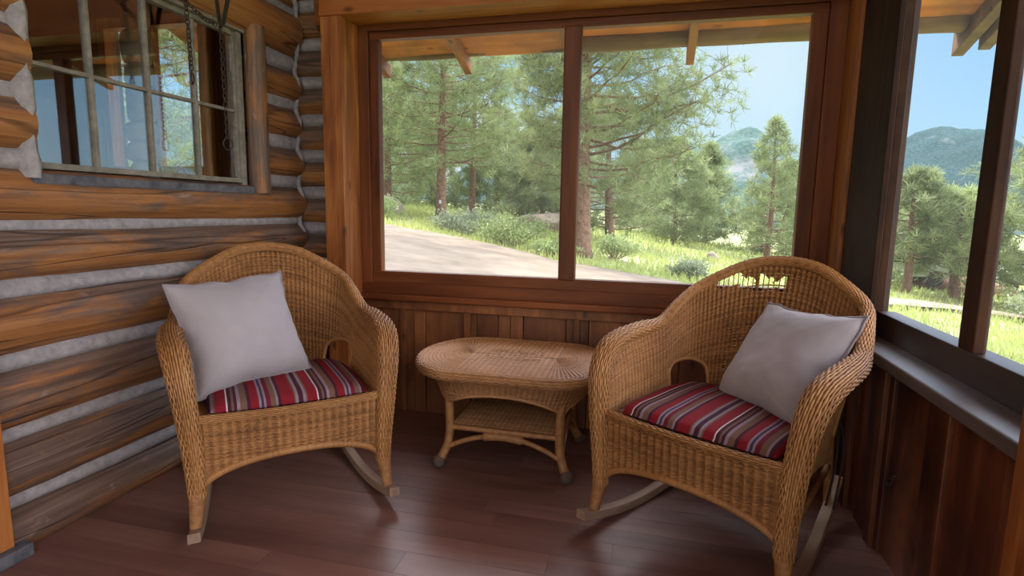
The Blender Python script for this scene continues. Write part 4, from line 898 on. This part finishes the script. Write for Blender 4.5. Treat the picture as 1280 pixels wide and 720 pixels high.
pine('ponderosa_pine', -16.5, 41.0, 7.5, .2, 4.2, .0, 'far low pine on the skyline left of the tagged pine trunk', 26, nb=60, sz=2.2, density=.9, power=.5, tint=.6)
pine('ponderosa_pine', -8.0, 45.0, 7.0, .2, 4.0, .0, 'far low pine on the skyline right of the tagged pine trunk', 27, nb=60, sz=2.3, density=.9, power=.5, tint=.55)
pine('ponderosa_pine', -11.5, 16.0, 15.0, .26, 3.8, .30, 'tall pine beside the dirt drive whose crown shades the gravel', 28, nb=90, sz=1.4, density=.9, power=.45, tint=.55)
pine('ponderosa_pine', -9.8, 12.0, 14.0, .24, 3.1, .30, 'second tall pine beside the dirt drive, nearer the cabin', 30, nb=90, sz=1.4, density=.9, power=.45, tint=.55)
pine('ponderosa_pine', -9.0, 7.6, 9.0, .2, 2.8, .12, 'pine outside the cabin end wall, glimpsed through the old window', 29, nb=95, sz=.75, density=2.6, power=.45, tint=.7)

def shrub(x, y, r, h, label, seed, mat='bushleaf', n=900, leaf=.07, tint=.55):
    g = np.random.default_rng(seed); z0 = float(tz(x, y))-.03; t = empty('shrub', (x, y, z0)); tag(t, label, 'shrub', 'shrubs along the drive')
    st = MB(); tips = []
    for k in range(34):
        a = g.uniform(0, 2*PI); rr = r*math.sqrt(g.random()); hh = h*g.uniform(.55, 1.05)*(1-.45*(rr/r)**2); p = np.array([rr*math.cos(a), rr*math.sin(a), hh]); st.tube([(p[0]*.2, p[1]*.2, 0), p*np.array([.6, .6, .55]), p], [.01, .007, .003], 4, cap=False); tips.append(p)
    st.build('stems', 'bark', t)
    tips = np.array(tips); c = tips[g.integers(0, len(tips), n)]*(1-.55*g.random((n, 1))**1.5)+g.normal(size=(n, 3))*np.array([.11, .11, .08])*r
    c[:, 2] = np.abs(c[:, 2])+.02; d = g.normal(size=(n, 3))+[0, 0, .8]; d /= np.linalg.norm(d, axis=1)[:, None]; s = np.cross(d, g.normal(size=(n, 3))); s /= np.linalg.norm(s, axis=1)[:, None]
    V = np.stack([c-s*leaf*.1, c+d*leaf*.5-s*leaf*.3, c+d*leaf, c+d*leaf*.5+s*leaf*.3], 1); m_ = MB(); m_.add(V.reshape(-1, 3), np.arange(4*n).reshape(-1, 4), np.repeat(np.clip(tint+(g.random(n)-.5)*.8, 0, 1), 4)); m_.build('leaves', mat, t, smooth=False)
shrub(-4.4, 17.6, 1.25, .95, 'large green shrub at the road edge in the left pane', 31, n=2600, leaf=.1)
shrub(-6.5, 19.5, 1.3, .85, 'sage green shrub behind the large road edge shrub', 32, 'sage', n=2000, leaf=.11)
shrub(-2.75, 16.3, .7, .5, 'small shrub by the mullion at the road edge', 33, n=1200, leaf=.09)
shrub(-1.2, 19.0, .8, .8, 'bright green shrub at the foot of the big reddish pine', 34, n=1500, leaf=.1, tint=.8)
shrub(1.05, 16.6, .62, .5, 'grey sagebrush clump at the near edge of the meadow', 35, 'sage', n=1300, leaf=.09)
shrub(-10.6, 20.5, 1.4, .8, 'green shrub at the foot of the tagged pine', 36, n=1800, leaf=.11)
shrub(11.6, 19.5, 1.3, 1.1, 'grey green shrub right of the side window mullion', 37, 'sage', n=2200, leaf=.11, tint=.6)
shrub(9.2, 26.8, 1.4, .9, 'dull green shrub by the dark pine of the side window', 38, n=1600, leaf=.13, tint=.35)
def boulder(name, x, y, r, h, label, seed, mat='rock'):
    m_ = MB(); th = np.linspace(0, 2*PI, 26, endpoint=False); ph = np.linspace(.02, PI-.02, 16); G = np.zeros((16, 26, 3))
    for i, p in enumerate(ph):
        for j, t in enumerate(th):
            d = (math.sin(p)*math.cos(t), math.sin(p)*math.sin(t), math.cos(p)); k = 1+.28*mnoise.noise((d[0]*1.6+seed, d[1]*1.6, d[2]*1.6))+.1*mnoise.noise((d[0]*5+seed, d[1]*5, d[2]*5)); G[i, j] = (d[0]*r*k, d[1]*r*k*.8, d[2]*h*k+h*.25)
    m_.grid(G, closed_u=True, flip=True); o = m_.build(name, mat); o.location = (x, y, float(tz(x, y))); tag(o, label, 'mound' if name == 'dirt_mound' else 'rock'); return o
boulder('dirt_mound', -5.7, 29.0, 1.9, .62, 'pale bare dirt mound behind the large road edge shrub', 3, 'dirt')
boulder('dirt_mound', 13.4, 31.0, 2.6, .55, 'rusty low dirt bank behind the pines of the side window', 21, 'bank')
boulder('boulder', -12.15, 24.6, .75, .6, 'pale boulder at the left edge of the back window', 9)
boulder('boulder', 2.58, 26.4, .26, .28, 'small brown boulder in the meadow of the right pane', 15)
# grass: nobody could count it
NB = 60000; g = np.random.default_rng(5)
yy = 5*np.exp(g.random(NB)*math.log(9.5)); xx = yy*(-.62+1.28*g.random(NB))
from math import floor as _fl
def inpoly(x, y, P):
    c = np.zeros(len(x), bool); n = len(P)
    for i in range(n):
        (x1, y1), (x2, y2) = P[i], P[(i+1) % n]
        k = ((y1 > y) != (y2 > y)) & (x < (x2-x1)*(y-y1)/((y2-y1)+1e-12)+x1); c ^= k
    return c
drive = [(-14, 17.6), (-10.4, 17.2), (-8.4, 16.8), (-6.3, 16.6), (-4.2, 15.8), (-2.5, 14.6), (-1.1, 14.6), (.7, 14.6), (1.5, 13.8), (-.3, 8.5), (-2.5, 6.4), (-6, 6), (-12, 8)]
trk = [(6.2, 19.4), (8.3, 21.2), (10.8, 21.6), (14, 22), (14, 20.8), (10.2, 20.2), (8.2, 19.6), (6.6, 18.0)]
cl = np.array([mnoise.noise((a*.55, b*.55, 8)) for a, b in zip(xx, yy)])
ok = ~inpoly(xx, yy, drive) & ~inpoly(xx, yy, trk) & (g.random(NB) < .62+.9*cl)
xx, yy, cl = xx[ok], yy[ok], cl[ok]; n = len(xx); zz = tz(xx, yy)-.03
hgt = (.13+.1*g.random(n)+.1*np.clip(cl, 0, 1))*(.75+.02*yy); wd = .012*(.6+.09*yy); az = g.random(n)*2*PI; dx, dy = np.cos(az)*wd, np.sin(az)*wd; lx, ly = g.normal(size=n)*.3*hgt, g.normal(size=n)*.3*hgt
V = np.stack([np.stack([xx-dx, yy-dy, zz], -1), np.stack([xx+dx, yy+dy, zz], -1), np.stack([xx+lx, yy+ly, zz+hgt], -1)], 1)
m_ = MB(); m_.add(V.reshape(-1, 3), np.arange(3*n).reshape(-1, 3), np.repeat(np.clip(.5+.7*cl+(g.random(n)-.5)*.5, 0, 1), 3)); o = m_.build('grass', 'grass', smooth=False); tag(o, 'sunlit meadow grass growing around the pines outside', 'grass', kind='stuff')

# hills
def hill(name, label, cx, cy, wx, wy, h, mat, seed, z0=-6, n=70, rough=.18, fr=1.):
    a = np.linspace(-1.4, 1.4, n); U, V = np.meshgrid(a, a); Z = np.zeros_like(U)
    for i in range(n):
        for j in range(n):
            u, v = U[i, j], V[i, j]; b = math.exp(-(u*u+v*v)*1.9); Z[i, j] = z0+h*(b*(1+rough*mnoise.fractal((u*2.2*fr+seed, v*2.2*fr, seed), 1., 2., 5)))
    m_ = MB(); m_.grid(np.stack([cx+U*wx, cy+V*wy, Z], -1)); o = m_.build(name, mat); tag(o, label, 'hill', kind='structure')
hill('hill', 'distant blue green hill seen in the side window', 181, 430, 112, 100, 72, 'hill', 4, z0=-14, rough=.1)
hill('hill', 'distant blue green hill behind the back window mullion', -85, 420, 95, 110, 66, 'hill', 8, z0=-6)
hill('hill', 'rocky wooded ridge in the right pane of the back window', 30, 240, 50, 60, 40, 'hill_near', 6, z0=-7, rough=.10, fr=1.6)
hill('hill', 'long low wooded skyline beyond the meadow', 60, 330, 330, 70, 26, 'hill', 2, z0=-10, rough=.3)
hill('hill', 'wooded slope far off to the left', -190, 260, 120, 120, 58, 'hill', 11, z0=-6)

# parked car, far beyond the pines
def car(x, y, rz, label):
    t = empty('car', (x, y, float(tz(x, y))), rz); tag(t, label, 'car')
    prof = [(-2.1, .45), (-2.15, .8), (-1.95, .98), (-1.15, 1.02), (-.75, 1.5), (.85, 1.52), (1.5, 1.02), (2.05, .95), (2.15, .7), (2.1, .42)]
    m_ = MB(); k = len(prof); G = np.array([[(a, s*w, b) for a, b in prof] for s, w in ((-1, .82), (-1, .86), (1, .86), (1, .82))]); m_.grid(G, closed_u=True)
    for e, fl in ((0, 1), (3, 0)):
        F = np.arange(k)[None]; m_.add(G[e], F[:, ::-1] if fl else F)
    m_.build('body', 'carpaint', t, smooth=False, bevel=.05)
    for s in (-1, 1):
        m_ = MB(); m_.add([(-.98, s*.865, 1.06), (-.68, s*.865, 1.42), (.78, s*.865, 1.44), (1.25, s*.865, 1.06)], np.array([[0, 1, 2, 3]] if s > 0 else [[3, 2, 1, 0]])); m_.build('side_window', 'carglass', t, smooth=False)
        for a in (-1.35, 1.35):
            m_ = MB(); m_.tube([(a, s*.72, .34), (a, s*.9, .34)], .34, 20); m_.build('wheel', 'tyre', t, smooth=False)
car(10.9, 29.6, .1, 'white car parked far behind the dark pine of the side window')
car(19.5, 36.0, .25, 'white car parked far off, right of the side window mullion')

# ------------------------------------------------------------------ light
W = bpy.data.worlds.new('sky'); S.world = W; W.use_nodes = True; nt = W.node_tree; nt.nodes.clear()
out = nt.nodes.new('ShaderNodeOutputWorld'); bg = nt.nodes.new('ShaderNodeBackground'); L(nt, bg.outputs[0], out.inputs[0])
tc = N(nt, 'ShaderNodeTexCoord'); sx = N(nt, 'ShaderNodeSeparateXYZ'); L(nt, tc.outputs['Generated'], sx.inputs[0])
sky = ramp(nt, sx.outputs[2], [(0, (.52, .76, .90)), (.12, (.40, .68, .92)), (.3, (.24, .53, .90)), (.7, (.14, .32, .70))])
nz = N(nt, 'ShaderNodeTexNoise', i_Scale=3.2, i_Detail=7., i_Roughness=.6, i_Distortion=.4); L(nt, tc.outputs['Generated'], nz.inputs['Vector'])
cm = ramp(nt, nz.outputs[0], [(.5, (0,)*3), (.66, (1,)*3)])
lft = ramp(nt, sx.outputs[0], [(.0, (1,)*3), (.12, (0,)*3)]).outputs[0]
c = mix(nt, mth(nt, 'MULTIPLY', mth(nt, 'MULTIPLY', cm.outputs[0], .9), lft), sky.outputs[0], (.92, .95, .98))
def lobe(d, p):
    d = Vector(d).normalized(); v = N(nt, 'ShaderNodeVectorMath', operation='DOT_PRODUCT'); L(nt, tc.outputs['Generated'], v.inputs[0]); v.inputs[1].default_value = d
    return mth(nt, 'POWER', mth(nt, 'MAXIMUM', v.outputs['Value'], 0.0), p)
l1 = lobe((.16, 1., .24), 70.)         # glare around the sun
l2 = lobe((.95, -.38, .30), 7.)       # added unseen glow behind the viewer, to the right, brightening the porch
l3 = lobe((-.2, -1, .25), 3.)          # added glow in the unseen sky before the porch
c = mix(nt, mth(nt, 'MULTIPLY', l1, .75), c, (.74, .88, .93))
c = mix(nt, mth(nt, 'ADD', l2, l3, True), c, (1.0, .93, .89))
hi = ramp(nt, sx.outputs[2], [(.34, (0,)*3), (.58, (1,)*3)])          # added brightness in the unseen high sky, lighting the porch inside
front = ramp(nt, sx.outputs[1], [(-.25, (.0,)*3), (.3, (1,)*3)])
hf = mth(nt, 'MULTIPLY', hi.outputs[0], front.outputs[0])
c = mix(nt, mth(nt, 'MULTIPLY', hf, .8), c, (.95, .93, .92))
bgt = mth(nt, 'ADD', mth(nt, 'ADD', mth(nt, 'MULTIPLY', l2, 7.8), mth(nt, 'MULTIPLY', l3, .8)), mth(nt, 'ADD', mth(nt, 'MULTIPLY', hf, 11.), 1.0))
vm = N(nt, 'ShaderNodeVectorMath', operation='SCALE'); L(nt, c, vm.inputs[0]); L(nt, bgt, vm.inputs['Scale'])
L(nt, vm.outputs[0], bg.inputs[0]); bg.inputs[1].default_value = 1.12
W.cycles.sampling_method = 'MANUAL'; W.cycles.sample_map_resolution = 512
sl = bpy.data.lights.new('sun', 'SUN'); sl.energy = 5.5; sl.angle = math.radians(1.2); sl.color = (1, .94, .84)
so = bpy.data.objects.new('sun', sl); COL.objects.link(so); so.rotation_euler = Vector((.45, -.40, -.8)).to_track_quat('-Z', 'Y').to_euler()

# ------------------------------------------------------------------ camera
cam = bpy.data.cameras.new('camera'); co = bpy.data.objects.new('camera', cam); COL.objects.link(co)
Rm = ((0.9702078462558664, 0.24175265979347973, 0.015886678266111984), (-0.04837163072780572, 0.12903862451025291, 0.990459094927819), (0.23739612550394687, -0.961719649829034, 0.136888256356907))
mw = Matrix.Identity(4)
for i in range(3):
    for j in range(3): mw[i][j] = Rm[j][i]
mw.translation = (0, 0, 1.15); co.matrix_world = mw
cam.sensor_width = 36; cam.lens = 36*705.72/1280; cam.clip_end = 2000; cam.clip_start = .02
S.camera = co
S.view_settings.view_transform = 'Standard'; S.view_settings.look = 'None'; S.view_settings.exposure = 0; S.view_settings.gamma = 1; S.view_settings.use_curve_mapping = False
S.cycles.max_bounces = 10; S.cycles.diffuse_bounces = 5; S.cycles.transparent_max_bounces = 16; S.cycles.glossy_bounces = 4
S.cycles.sample_clamp_indirect = 6
S.cycles.use_denoising = True
